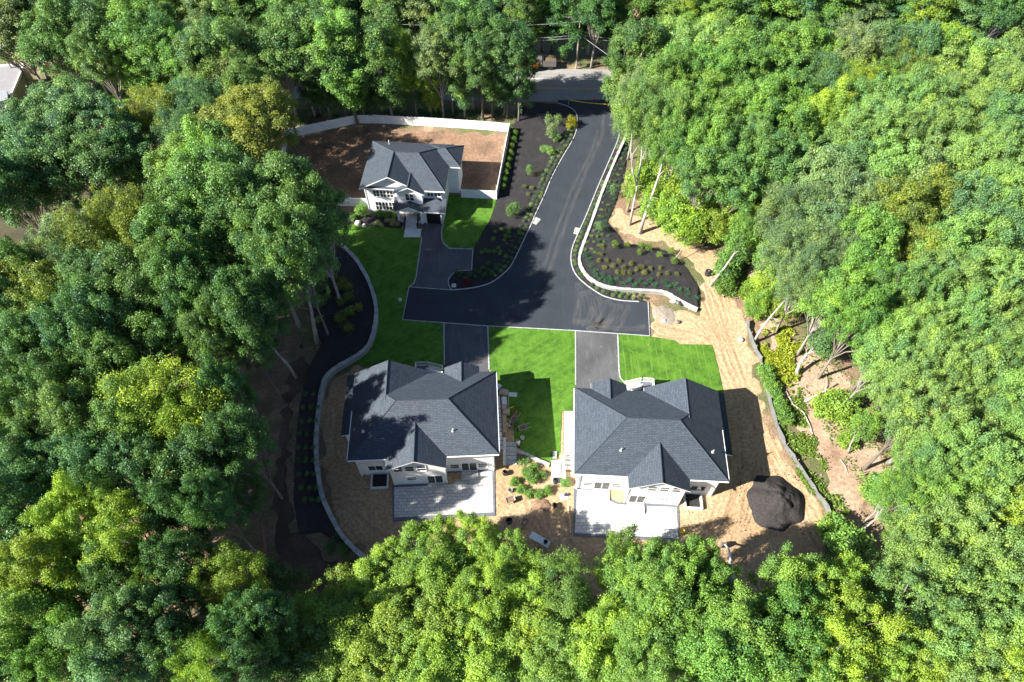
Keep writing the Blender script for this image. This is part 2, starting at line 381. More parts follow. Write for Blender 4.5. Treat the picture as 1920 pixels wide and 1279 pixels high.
def smoothpath(pts, n=6):
    out = []
    for i in range(len(pts) - 1):
        p0 = pts[max(i - 1, 0)]; p1 = pts[i]; p2 = pts[i + 1]; p3 = pts[min(i + 2, len(pts) - 1)]
        for k in range(n):
            t = k / n
            out.append(tuple(0.5 * ((2 * b) + (-a + c) * t + (2 * a - 5 * b + 4 * c - d) * t * t + (-a + 3 * b - 3 * c + d) * t ** 3) for a, b, c, d in zip(p0, p1, p2, p3)))
    out.append(tuple(pts[-1])); return out
def field(name, poly, cell, zf, mat, attr=None):
    """a modelled piece of ground: a fine sheet with height zf(x, y, distance to its edge)"""
    xs = [p[0] for p in poly]; ys = [p[1] for p in poly]
    nx = int((max(xs) - min(xs)) / cell) + 2; ny = int((max(ys) - min(ys)) / cell) + 2
    gx = min(xs) + np.arange(nx) * cell; gy = min(ys) + np.arange(ny) * cell
    X, Y = np.meshgrid(gx, gy, indexing='ij'); ins = inside(poly, X, Y); d = edge_dist(poly, X, Y); d = np.where(ins, d, -d)
    Z = zf(X, Y, d)
    keep = (d > -cell * 0.2)
    cellk = keep[:-1, :-1] & keep[1:, :-1] & keep[1:, 1:] & keep[:-1, 1:]
    idx = np.arange(nx * ny).reshape(nx, ny)
    q = np.stack([idx[:-1, :-1][cellk], idx[1:, :-1][cellk], idx[1:, 1:][cellk], idx[:-1, 1:][cellk]], 1)
    used = np.unique(q); remap = np.full(nx * ny, -1); remap[used] = np.arange(len(used)); q = remap[q]
    co = np.stack([X, Y, Z], -1).reshape(-1, 3)[used]
    me = mesh_np(name, co, q, mat, smooth=True)
    if attr is not None:
        a = me.attributes.new('wear', 'FLOAT', 'POINT'); a.data.foreach_set('value', attr(X, Y, d).reshape(-1)[used].astype(np.float32))
    o = bpy.data.objects.new(name, me); COL.objects.link(o); return tag(o, kind='structure')
def mesh_np(name, co, quads, mat, smooth=False):
    me = bpy.data.meshes.new(name); n = len(quads); k = quads.shape[1]
    me.vertices.add(len(co)); me.vertices.foreach_set('co', co.astype(np.float32).reshape(-1))
    me.loops.add(n * k); me.loops.foreach_set('vertex_index', quads.astype(np.int32).reshape(-1))
    me.polygons.add(n); me.polygons.foreach_set('loop_start', np.arange(0, n * k, k, dtype=np.int32))
    try: me.polygons.foreach_set('loop_total', np.full(n, k, dtype=np.int32))
    except Exception: pass
    if smooth: me.polygons.foreach_set('use_smooth', np.ones(n, bool))
    me.materials.append(mat); me.update(calc_edges=True); me.validate(); return me

# ================================================================== GROUND, ROADS, BEDS
g = MB(); g.face([(-700, -300, -0.02), (700, -300, -0.02), (700, 900, -0.02), (-700, 900, -0.02)], M['forest']); structure(g, 'ground')

WALL_L = smoothpath(PL([(614, 444.5), (620, 448), (645, 466), (667, 488), (685, 516), (695, 538), (704, 566), (706, 588), (704, 613), (695, 643), (682, 661), (658, 677), (630, 693), (610, 714), (602, 748), (597, 790), (594, 835), (596, 875), (603, 923), (613, 951), (636, 996), (656, 1022), (688, 1050), (730, 1074), (800, 1095)], 0.5), 4)
WALL_R = smoothpath(PL([(1181, 238), (1166, 272), (1150, 308), (1129, 360), (1106, 425), (1091, 465), (1086, 486), (1090, 502), (1102, 519), (1121, 532), (1147, 540), (1188, 544), (1230, 546), (1251, 550), (1269, 561), (1290, 572), (1308, 580)], 0.5), 4)
ROAD_LEFT = PL([(1046, 195), (1066, 201), (1079.7, 212), (1082.3, 230), (1079.7, 248), (1070.6, 269), (1056, 293), (1035, 332), (1020, 368), (1004, 402), (996.7, 420), (980, 455), (960, 495.5), (947, 511), (934, 522), (921, 530.7), (905, 536.5), (887, 540.3), (868, 543), (847, 544.5)])
ROAD_LEFT = smoothpath(ROAD_LEFT, 3)
ROAD_RIGHT = smoothpath(PL([(1215, 566.7), (1188, 566), (1162, 564), (1136, 557.5), (1120.6, 549.7), (1099.8, 535.4), (1082.9, 519.8), (1073.7, 504), (1070.4, 486), (1072.4, 467.7), (1080, 446.9), (1092, 420.8), (1101, 400), (1121.4, 350), (1147.4, 290), (1159, 261.5), (1160.4, 245.8), (1156.5, 217), (1153.9, 193.7)]), 3)
ROAD_END = PL([(767, 538.5), (755, 600), (832.6, 606), (914.6, 612), (1075, 620.5), (1218, 630.5)])
road_poly = ROAD_LEFT + ROAD_END + ROAD_RIGHT + PL([(1154, 188), (1100, 188), (1046, 188)])
r = MB(); r.prism(road_poly, -0.1, 0.08, M['road']); structure(r, 'access_road')

def curvey(pts, z=0): return smoothpath(PL(pts, z), 3)
UPDRIVE_L = PL([(792, 418), (791, 445), (780.5, 519), (776.6, 532), (766.5, 539)])
UPDRIVE_R = smoothpath(PL([(832, 418), (828.7, 432), (828.7, 448.6), (834, 459), (843, 466.9)]), 3) + PL([(887, 468), (884, 507.8)]) + smoothpath(PL([(861, 508.5), (848, 515), (841, 525.5), (841.7, 536), (847, 544.5)]), 3)
d = MB(); d.prism(UPDRIVE_L + PL([(768, 538)]) + UPDRIVE_R[::-1], -0.1, 0.076, M['drive']); structure(d, 'driveway')
d = MB(); d.prism(PL([(832.6, 605), (914.6, 611), (917, 705), (833, 705)]), -0.1, 0.072, M['drive']); structure(d, 'driveway')
d = MB(); d.prism(PL([(1079, 620), (1158, 626.5), (1161.5, 735), (1079, 735)]), -0.1, 0.072, M['drive']); structure(d, 'driveway')

# street beyond, running straight across
s = MB()
YA, YB = P(1080, 190)[1], P(1080, 139)[1]
tilt = 0.02
def sx(x, y): return (x, y - tilt * x + 0.011 * max(0.0, -x - 48.0) ** 2)      # the street bends away to the left
SX = [-125, -110, -97, -86, -76, -67, -59, -52, -45, -20, 0, 40, 120, 260]
def strip(b, ya, yb, z0, z1, m):
    for x0, x1 in zip(SX, SX[1:]):
        q = [sx(x0, ya), sx(x1, ya), sx(x1, yb), sx(x0, yb)]
        b.face([(x, y, z1) for x, y in q], m)
        if z0 is not None:
            for p, r_ in ((q[0], q[1]), (q[2], q[3])): b.face([(p[0], p[1], z0), (r_[0], r_[1], z0), (r_[0], r_[1], z1), (p[0], p[1], z1)], m)
strip(s, YA, YB, -0.1, 0.05, M['street']); structure(s, 'street')
s = MB(); strip(s, YB, YB + 1.7, -0.1, 0.14, M['street']); structure(s, 'pavement')
s = MB()
ym = P(1080, 165)[1]
for o in (-0.15, 0.15): strip(s, ym + o - 0.05, ym + o + 0.05, None, 0.054, M['yellowline'])
strip(s, YB - 1.55, YB - 1.43, None, 0.054, M['whiteline']); structure(s, 'road_markings')

# dirt yards -------------------------------------------------------
M['glade'] = m_dirt('rough grass with painted shade', (0.10, 0.085, 0.035), (0.06, 0.055, 0.022), (0.025, 0.02, 0.01))  # dark tone: the glade's shade is painted into the ground colour
M['rock2'] = plain('brown stones', (0.26, 0.20, 0.14), 0.95, 0.4, 3.0)
def polys(*p): return [PL(q) for q in p]
TRACKS = polys([(1225, 600), (1300, 592), (1345, 645), (1380, 725), (1400, 800), (1403, 900), (1372, 1000), (1345, 1090)],
               [(1330, 520), (1345, 570), (1365, 650), (1402, 740), (1442, 830), (1500, 930), (1540, 1010)],
               [(1000, 940), (1035, 1000), (1080, 1040), (1150, 1062), (1250, 1072), (1350, 1078)],
               [(1003, 955), (1028, 1020), (1066, 1085), (1080, 1130)],
               [(1385, 870), (1345, 980), (1300, 1090)], [(1400, 880), (1370, 985), (1330, 1090)],
               [(622, 760), (616, 850), (632, 935), (680, 1000), (760, 1035)],
               [(1240, 620), (1320, 640), (1370, 700)], [(1280, 490), (1318, 540), (1345, 600), (1390, 720), (1425, 800)])
def track_fields(X, Y):
    z = np.zeros(X.shape); wv = np.zeros(X.shape)
    wob = (vnoise(X, Y, 2.5) - 0.5) * 0.3
    for t in TRACKS:
        t = smoothpath(t, 3); dd = edge_dist(t, X, Y, False) + wob
        a = np.exp(-((dd - 0.85) / 0.22) ** 2); rim = np.exp(-((dd - 1.2) / 0.15) ** 2) + np.exp(-((dd - 0.5) / 0.15) ** 2)
        fine = np.sin(dd * 15.0 + 3 * vnoise(X, Y, 3.0)) * np.exp(-(dd / 2.0) ** 4) * vnoise(X + 17, Y, 2.0)
        amp = 0.35 + 0.65 * vnoise(X, Y, 4.0)
        z += (-0.06 * a + 0.03 * rim + 0.04 * fine) * amp; wv = np.maximum(wv, np.maximum(a * 0.5, 0.35 * np.clip(-fine, 0, 1)) * amp)
    return z, wv
def dirt_z(base, rough, ztrack=True):
    def zf(X, Y, d):
        z = base + rough * (0.6 * (vnoise(X, Y, 3.1) - 0.5) + 0.35 * (vnoise(X + 50, Y, 0.9) - 0.5) + 0.2 * (vnoise(X, Y + 31, 0.42) - 0.5))
        if ztrack: z = z + track_fields(X, Y)[0]
        dd = d + (vnoise(X, Y, 1.2) - 0.5) * 1.6
        return np.clip(z, 0.004, 0.092) - 0.35 * np.clip(1 - dd / 0.8, 0, 1.6)
    return zf
SITE = PL([(1214, 560), (1300, 582), (1314, 560), (1306, 520), (1285, 492), (1240, 462), (1165, 446), (1128, 415), (1150, 384), (1180, 395), (1215, 400), (1262, 428), (1300, 440), (1345, 470), (1372, 505), (1392, 560), (1402, 605), (1424, 672), (1432, 720), (1450, 790), (1470, 838), (1516, 906), (1560, 976), (1562, 1060), (1480, 1120), (1300, 1140), (1100, 1130), (960, 1090), (840, 1075), (720, 1078), (650, 1022), (612, 955), (600, 900), (594, 830), (600, 750), (612, 712), (660, 680), (830, 690), (925, 640), (1215, 640)])
def site_wear(X, Y, d):
    z, wv = track_fields(X, Y); return np.clip(wv + 0.7 * np.clip(vnoise(X + 9, Y, 5.0) - 0.55, 0, 1), 0, 1)
field('dirt_yard', SITE, 0.13, dirt_z(0.04, 0.11), M['dirt'], site_wear)
UYARD = PL([(541, 262), (669, 233), (957, 249), (930, 374), (866, 365), (700, 400), (620, 400), (560, 340)])
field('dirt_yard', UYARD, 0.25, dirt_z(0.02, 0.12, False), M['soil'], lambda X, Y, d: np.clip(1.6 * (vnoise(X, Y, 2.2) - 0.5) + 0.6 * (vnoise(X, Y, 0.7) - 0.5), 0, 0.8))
LTRACK = PL([(566, 640), (600, 690), (560, 760), (548, 900), (560, 985), (620, 1040), (700, 1090), (620, 1150), (540, 1120), (500, 1050), (505, 900), (520, 760), (540, 680)])
M['darksoil'] = m_dirt('brown soil with painted shade', (0.17, 0.115, 0.075), (0.11, 0.07, 0.045), (0.045, 0.028, 0.018))  # deep tree shade over the left track is put into this soil colour
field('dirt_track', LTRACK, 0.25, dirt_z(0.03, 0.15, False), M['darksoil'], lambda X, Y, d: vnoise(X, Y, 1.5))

M['slope'] = m_dirt('bare pale slope', (0.46, 0.34, 0.24), (0.33, 0.22, 0.15), (0.17, 0.10, 0.06))
SLOPE = PL([(1415, 470), (1445, 500), (1455, 560), (1475, 620), (1545, 645), (1590, 700), (1650, 800), (1665, 880), (1640, 950), (1625, 1030), (1590, 1010), (1540, 900), (1490, 800), (1450, 720), (1432, 640), (1408, 560), (1390, 500)])
field('bare_slope', SLOPE, 0.25, dirt_z(0.02, 0.12, False), M['slope'], lambda X, Y, d: np.clip(1.5 * (vnoise(X, Y, 1.8) - 0.5) + 0.8 * (vnoise(X, Y, 0.6) - 0.5), 0, 0.8))
# mulch beds -------------------------------------------------------
def bed_z(base, rough, sink=0.35, edge=0.5, wob=0.0):
    def zf(X, Y, d):
        z = base + rough * (0.6 * (vnoise(X, Y, 2.3) - 0.5) + 0.5 * (vnoise(X, Y, 0.55) - 0.5))
        dd = d + wob * (vnoise(X, Y, 1.1) - 0.5)
        return z - sink * np.clip(1 - dd / edge, 0, 1.5)
    return zf
BED_E = ROAD_LEFT + PL([(841, 536), (841, 525), (848, 515), (861, 508), (884, 508), (887, 467), (895, 455), (906, 433), (920, 410), (928, 385), (932, 374), (958, 249), (972, 205), (1000, 193), (1046, 195)])
field('mulch_bed', BED_E, 0.2, bed_z(0.16, 0.16, 0.06, 0.4), M['mulch'])
BEDR_TOP = 0.5
BED_F = WALL_R + PL([(1309, 530), (1292, 502), (1266, 475), (1248, 466), (1206, 457), (1172, 452), (1159, 434), (1141, 414), (1155, 381), (1171, 334), (1178, 282), (1186, 240)], 0.4)
BED_F_edge = PL([(1309, 530), (1292, 502), (1266, 475), (1248, 466), (1206, 457), (1172, 452), (1159, 434), (1141, 414), (1155, 381), (1171, 334), (1178, 282), (1186, 240)], 0.4)
def bedf_h(X, Y):
    df = edge_dist(BED_F_edge, X, Y, False)
    return BEDR_TOP * np.clip(df / 2.2, 0, 1) ** 0.8
def bedf_z(X, Y, d): return bedf_h(X, Y) + 0.02 + 0.14 * (vnoise(X, Y, 2.0) - 0.5) + 0.08 * (vnoise(X, Y, 0.5) - 0.5)
field('mulch_bed', BED_F, 0.2, bedf_z, M['mulch'])
STRIP = ROAD_RIGHT + WALL_R[:4 * 10 + 6]
field('mulch_bed', ROAD_RIGHT + [p for p in WALL_R if p[1] > P(0, 545)[1] + 0.3 or p[0] < 16] , 0.2, bed_z(0.14, 0.1, 0.04, 0.3), M['mulch'])
BED_K_in = WALL_L[:-10]
BED_K_edge = PL([(600, 1000), (556, 1005), (545, 940), (548, 860), (556, 760), (572, 690), (598, 640), (576, 590), (560, 520), (575, 470), (600, 438)], 0.4)
BED_K = [p for p in BED_K_in] + BED_K_edge
def bedk_h(X, Y): return 0.75 * np.clip(edge_dist(BED_K_edge, X, Y, False) / 2.0, 0, 1)
field('mulch_bed', BED_K, 0.25, lambda X, Y, d: bedk_h(X, Y) + 0.03 + 0.14 * (vnoise(X, Y, 2.0) - 0.5) + 0.08 * (vnoise(X, Y, 0.5) - 0.5) - 0.3 * np.clip(1 - d / 0.4, 0, 1) * (bedk_h(X, Y) < 0.3), M['mulch'])
FBED = PL([(650, 398), (700, 402), (746, 402), (757, 418), (757, 432), (700, 428), (660, 424), (640, 415)])
field('mulch_bed', FBED, 0.2, bed_z(0.14, 0.12, 0.25, 0.4, 0.5), M['mulch'])

# lawns ------------------------------------------------------------
def lawn(pts, z, m='lawn', extra=None):
    b = MB(); b.prism(extra or PL(pts), -0.05, z, M[m]); structure(b, 'lawn')
i0 = 4
def shift(path, dx): 
    out = []
    for i in range(len(path)):
        a = path[max(i - 1, 0)]; b = path[min(i + 1, len(path) - 1)]; dv = Vector((b[0] - a[0], b[1] - a[1])).normalized()
        out.append((path[i][0] - dv.y * dx, path[i][1] + dv.x * dx))
    return out
wl_in = [p for p in WALL_L if P(0, 684)[1] < p[1] < P(0, 447)[1]]
lawn(None, 0.10, 'lawn_diag', wl_in + PL([(700, 690), (833, 697), (832.6, 606), (755, 600), (766, 539), (776, 532), (780.5, 519), (790, 446), (757, 446), (757, 430), (705, 425), (660, 421), (628, 424)]))
lawn(None, 0.10, 'lawn_diag', PL([(834, 364), (866, 366), (931, 374), (928, 386), (920, 410), (906, 434), (888, 467)]) + UPDRIVE_R[:13][::-1])
lawn(None, 0.10, 'lawn_diag', PL([(915, 612), (1079, 621), (1079, 772), (1053, 772), (1051, 848), (1040, 868), (1022, 868), (1003, 858), (985, 848), (965, 835), (962, 790), (946, 780), (935, 735), (925, 705), (917, 690)]))
lawn(None, 0.10, 'lawn', PL([(1158, 627), (1218, 631), (1266, 639), (1274, 646), (1334, 647), (1341, 668), (1346, 690), (1356, 735), (1340, 760), (1161, 745)]))
# clearing in the wood and rough grass at far left
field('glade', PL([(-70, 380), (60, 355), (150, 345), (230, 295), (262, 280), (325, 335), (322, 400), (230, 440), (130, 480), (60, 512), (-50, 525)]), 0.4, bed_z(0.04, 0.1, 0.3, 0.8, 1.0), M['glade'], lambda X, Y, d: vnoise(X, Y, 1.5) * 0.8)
lawn([(180, 150), (290, 152), (300, 190), (190, 200)], 0.05)

# stones and clods too many to count
def rubble(name, poly, n, label, m, seed, smax=0.16):
    rg = np.random.default_rng(seed); xs = [p[0] for p in poly]; ys = [p[1] for p in poly]; X = rg.uniform(min(xs), max(xs), n * 2); Y = rg.uniform(min(ys), max(ys), n * 2)
    k = inside(poly, X, Y) & (vnoise(X + seed, Y, 3.0) > 0.35); X, Y = X[k][:n], Y[k][:n]; V = []; Q = []
    for x, y in zip(X, Y):
        s_ = rg.uniform(0.03, smax) * rg.uniform(0.4, 1); a = rg.uniform(0, 6.28); i = len(V)
        for j in range(4): V.append((x + s_ * math.cos(a + j * 1.57) * rg.uniform(.7, 1.3), y + s_ * math.sin(a + j * 1.57) * rg.uniform(.7, 1.3), -0.02))
        for j in range(4): V.append((x + 0.55 * s_ * math.cos(a + .4 + j * 1.57), y + 0.55 * s_ * math.sin(a + .4 + j * 1.57), 0.03 + s_ * rg.uniform(.5, 1.0)))
        Q += [(i + 4, i + 5, i + 6, i + 7)] + [(i + j, i + (j + 1) % 4, i + 4 + (j + 1) % 4, i + 4 + j) for j in range(4)]
    me = mesh_np(name, np.array(V), np.array(Q), m); o = bpy.data.objects.new(name, me); COL.objects.link(o); return tag(o, label, 'rubble', None, 'stuff')
rubble('rubble', SITE, 1500, 'small stones and clods strewn over the sandy yard', M['rock2'], 4)
rubble('rubble', SLOPE, 500, 'small stones and twigs strewn over the bare slope', M['rock2'], 6, 0.2)
rubble('rubble', PL([(1380, 860), (1530, 900), (1535, 1010), (1390, 1010)]), 500, 'dark mulch crumbs spilled around the black heap', M['heapmulch'], 9, 0.14)
# kerbs ------------------------------------------------------------
k = MB()
for path in (ROAD_LEFT, ROAD_RIGHT[2:], UPDRIVE_R, UPDRIVE_L[1:]): k.ribbon(path, 0.15, -0.05, 0.17, M['granite'])
k.ribbon(PL([(767, 538.5), (755, 600), (832.6, 606), (914.6, 612), (1075, 620.5), (1218, 630.5), (1215, 566.7)]), 0.13, -0.05, 0.125, M['granite'])
for a in ([(832.6, 607), (833, 684)], [(914.6, 613), (917, 694)], [(1079, 622), (1079.2, 722)]): k.ribbon(PL(a), 0.16, -0.05, 0.15, M['granite'])
k.ribbon(smoothpath(PL([(1158, 628), (1159.5, 665), (1161, 700), (1165, 712), (1174, 720)]), 4), 0.16, -0.05, 0.15, M['granite'])
k.ribbon(PL([(768, 538.6), (806, 541.5), (846, 544.3)]), 0.12, -0.05, 0.10, M['granite'])
structure(k, 'kerb')
# dust left by wheels on the new asphalt
q = MB()
def dust(pts, wd, z=0.085):
    p = smoothpath(PL(pts), 5); n = len(p); acc = 0
    for i in range(n - 1):
        a, b = Vector(p[i]), Vector(p[i + 1]); a0 = Vector(p[max(i - 1, 0)]); b1 = Vector(p[min(i + 2, n - 1)])
        na = (b - a0).normalized(); nb = (b1 - a).normalized(); na = Vector((-na.y, na.x)) * wd / 2; nb = Vector((-nb.y, nb.x)) * wd / 2
        L = (b - a).length
        q.face([(a.x - na.x, a.y - na.y, z), (b.x - nb.x, b.y - nb.y, z), (b.x + nb.x, b.y + nb.y, z), (a.x + na.x, a.y + na.y, z)], M['dust'], [(acc, 0), (acc + L, 0), (acc + L, 1), (acc, 1)]); acc += L
zz = [0.084]
def D(pts, wd): dust(pts, wd, zz[0]); zz[0] += 0.0012
D([(1130, 205), (1130, 245), (1122, 270), (1104, 310), (1088, 350), (1070, 395), (1050, 450), (1033, 500), (1018, 530)], 0.9)
D([(1121, 245), (1112, 275), (1096, 310), (1075, 350), (1058, 395), (1040, 440), (1020, 500)], 0.7)
D([(1162, 570), (1160, 585), (1150, 600), (1135, 612), (1118, 618)], 2.4)
D([(1140, 562), (1146, 580), (1142, 598), (1128, 612), (1100, 618)], 1.6)
D([(1125, 556), (1130, 575), (1126, 595), (1112, 612)], 1.2)
D([(1085, 530), (1086, 560), (1083, 590), (1078, 610)], 1.6)
D([(1098, 545), (1112, 575), (1112, 600), (1095, 615)], 3.2)
D([(1180, 572), (1172, 590), (1165, 610), (1150, 622)], 1.0)
D([(1076, 600), (1120, 612), (1180, 618), (1210, 612)], 1.2)
structure(q, 'dust_marks')

# patios -----------------------------------------------------------
def patio(outer, z=0.12):
    p = MB(); p.prism(PL(outer), -0.1, z, M['paver']); return structure(p, 'patio')
patio([(1079, 914), (1076, 1003), (1272, 1014), (1270, 948), (1180, 930)])
patio([(737, 908), (738, 975), (927, 965), (925, 880), (835, 890), (800, 905)])
b = MB()
def border(pts, wd, n=0, z=0.135): b.ribbon(smoothpath(PL(pts), n) if n else PL(pts), wd, 0.0, z, M['bluestone'])
border([(1080, 916), (1110, 917.5), (1111.5, 930), (1140, 932.5)], 0.35)
border([(1140, 932.5), (1146, 938), (1153, 942), (1163, 944), (1178, 945)], 0.35, 4)
border([(1178, 945), (1179, 957), (1211.5, 959), (1212, 946.5), (1270, 950), (1272.5, 1013), (1076, 1002.5), (1079, 916)], 0.4)
border([(833, 907), (737, 912), (738.5, 974.5), (927, 964.5), (925, 882), (838, 887)], 0.5)
structure(b, 'patio_border')
pb = PL([(1140, 932), (1146, 938), (1153, 942), (1163, 944), (1178, 945), (1176, 915), (1140, 915)])
field('planting_bed', pb, 0.15, bed_z(0.16, 0.1, 0.05, 0.2), M['dirt'], lambda X, Y, d: vnoise(X, Y, 1.0) * 0.4)
pb = PL([(833, 886), (833, 912), (846, 910), (862, 903), (872, 892), (864, 884)])
field('planting_bed', pb, 0.15, bed_z(0.16, 0.1, 0.05, 0.2), M['dirt'], lambda X, Y, d: vnoise(X, Y, 1.0) * 0.4)

# retaining walls --------------------------------------------------
def wall_thing(path, width, h, label, jag):
    t = thing('retaining_wall', label, 'wall')
    a = MB(); a.ribbon(path, width, -0.1, h, M['wallstone']); a.build('wall_face', t)
    c = MB()
    # coping stones laid one by one with slightly uneven ends
    acc = 0; i = 0
    for i in range(len(path) - 1):
        p, q2 = Vector(path[i]), Vector(path[i + 1]); L = (q2 - p).length; dr = (q2 - p) / max(L, 1e-6); n = max(1, round(L / 0.55)); ang = math.atan2(dr.y, dr.x)
        for j in range(n):
            c0 = p + dr * (L * (j + 0.5) / n); wv = width + 0.06 + random.uniform(0, jag)
            c.box(-L / n / 2 + 0.012, L / n / 2 - 0.012, -wv / 2, wv / 2, h - 0.003, h + 0.09 + random.uniform(-0.02, 0.02), M['greycap' if random.random() < 0.5 else 'rockcap'], ang, (c0.x, c0.y, 0))
    c.build('coping', t); return t
M['greycap'] = plain('grey cast coping', (0.34, 0.335, 0.325), 0.85, 0.2, 2.5)
M['rockcap'] = plain('cast stone coping', (0.42, 0.41, 0.39), 0.85, 0.15, 2.0)
wall_thing(WALL_L, 0.42, 0.95, 'long curved block wall between black mulch and the left house yard', 0.12)
wall_thing(WALL_R, 0.32, 0.6, 'pale curved block wall holding the mulch bank beside the access road', 0.12)
lw = smoothpath(PL([(970, 849), (985, 853), (1000, 861), (1012, 867), (1030, 874)]), 4)
wall_thing(lw, 0.35, 0.4, 'low curved kerb wall at the lawn edge between the two rear houses', 0.03)
# ================================================================== HOUSES
def hip_roof(b, x0, x1, y0, y1, ze, zr, il, ir, th=0.22):
    ym = (y0 + y1) / 2; A, B = (x0 + il, ym, zr), (x1 - ir, ym, zr)
    c = [(x0, y0, ze), (x1, y0, ze), (x1, y1, ze), (x0, y1, ze)]
    S = M['shingle']
    b.face([c[0], c[1], B, A], S); b.face([c[2], c[3], A, B], S); b.face([c[1], c[2], B], S); b.face([c[3], c[0], A], S)
    for p, q in zip(c, c[1:] + c[:1]): b.face([(p[0], p[1], ze - th), (q[0], q[1], ze - th), q, p], M['trim'])
    b.face([(p[0], p[1], ze - th) for p in c[::-1]], M['trim'])
    # ridge and hip caps
    for p, q in ((A, B), (c[0], A), (c[3], A), (c[1], B), (c[2], B)):
        b.tube([(p[0], p[1], p[2] + 0.0), (q[0], q[1], q[2] + 0.0)], [0.07, 0.07], M['shingle'], 5)
def gable_roof(b, cx, half, yf, yb, ze, za, th=0.2):
    s = 1 if yf > yb else -1
    S, T = M['shingle'], M['trim']
    for k in (-1, 1):
        e = cx + k * half
        top = [(e, yf, ze), (cx, yf, za), (cx, yb, za), (e, yb, ze)]
        b.face(top if k * s > 0 else top[::-1], S)
        bot = [(x, y, z - th) for x, y, z in top]
        b.face(bot if k * s < 0 else bot[::-1], T)
        b.face([top[0], top[1], bot[1], bot[0]], T)             # rake board
        b.face([top[3], top[0], bot[0], bot[3]], T)             # eave board
    b.tube([(cx, yf, za), (cx, yb, za)], [0.07, 0.07], S, 5)
def gable_wall(b, cx, half, y, yin, z0, ze, za):
    s = [(cx - half, z0), (cx + half, z0), (cx + half, ze), (cx, za), (cx - half, ze)]
    f = [(x, y, z) for x, z in s]; k = [(x, yin, z) for x, z in s]
    b.face(f if y < yin else f[::-1], M['siding']); b.face(k[::-1] if y < yin else k, M['siding'])
    for i in range(5): b.face([f[i], f[(i + 1) % 5], k[(i + 1) % 5], k[i]], M['siding'])
def window(par, cx, y, z0, z1, wd, cols=1, rows=2, s=-1, name='window', frame='trim', proud=0.07, glass='glass'):
    b = MB(); t = 0.09; ya, yb2 = sorted((y + s * proud, y - s * 0.02)); x0, x1 = cx - wd / 2, cx + wd / 2; f = M[frame]
    b.box(x0 - t, x1 + t, ya, yb2, z1, z1 + t, f); b.box(x0 - t, x1 + t, ya - (0.04 if s < 0 else 0), yb2 + (0.04 if s > 0 else 0), z0 - t, z0, f)
    b.box(x0 - t, x0, ya, yb2, z0, z1, f); b.box(x1, x1 + t, ya, yb2, z0, z1, f)
    for i in range(1, cols): xx = x0 + wd * i / cols; b.box(xx - 0.045, xx + 0.045, ya, yb2, z0, z1, f)
    for j in range(1, rows): zz2 = z0 + (z1 - z0) * j / rows; b.box(x0, x1, ya + 0.012, yb2, zz2 - 0.025, zz2 + 0.025, f)
    o = b.build(name, par)
    p = MB(); p.box(x0, x1, min(y + s * 0.03, y), max(y + s * 0.03, y), z0, z1, M[glass]); p.build('pane', o); return o
def door(par, cx, y, z0, z1, wd, s=1, name='door', mat='door'):
    b = MB(); ya, yb2 = sorted((y, y + s * 0.06)); b.box(cx - wd / 2, cx + wd / 2, ya, yb2, z0, z1, M[mat])
    for i in range(2):
        for j in range(3):
            xa = cx - wd / 2 + 0.1 + i * (wd / 2 - 0.05); za = z0 + 0.15 + j * (z1 - z0 - 0.2) / 3
            b.box(xa, xa + wd / 2 - 0.18, *sorted((y + s * 0.06, y + s * 0.085)), za, za + (z1 - z0 - 0.2) / 3 - 0.12, M[mat])
    o = b.build(name, par); h = MB(); h.box(cx + wd / 2 - 0.16, cx + wd / 2 - 0.1, *sorted((y + s * 0.06, y + s * 0.14)), (z0 + z1) / 2 - 0.1, (z0 + z1) / 2 + 0.05, M['steel']); h.build('handle', o); return o
def railing(b, p0, p1, h, m, z0a, z0b, step=0.16):
    p0, p1 = Vector(p0), Vector(p1); L = (p1 - p0).length; n = max(2, int(L / step)); ang = math.atan2((p1 - p0).y, (p1 - p0).x)
    for zz2 in (0.12, h): b.tube([(p0.x, p0.y, z0a + zz2), (p1.x, p1.y, z0b + zz2)], [0.045, 0.045], m, 4)
    for i in range(n + 1):
        t = i / n; p = p0.lerp(p1, t); z = z0a + (z0b - z0a) * t; r0 = 0.075 if i in (0, n) else 0.022
        b.box(-r0, r0, -r0, r0, z, z + h + (0.12 if i in (0, n) else 0), m, ang, (p.x, p.y, 0))

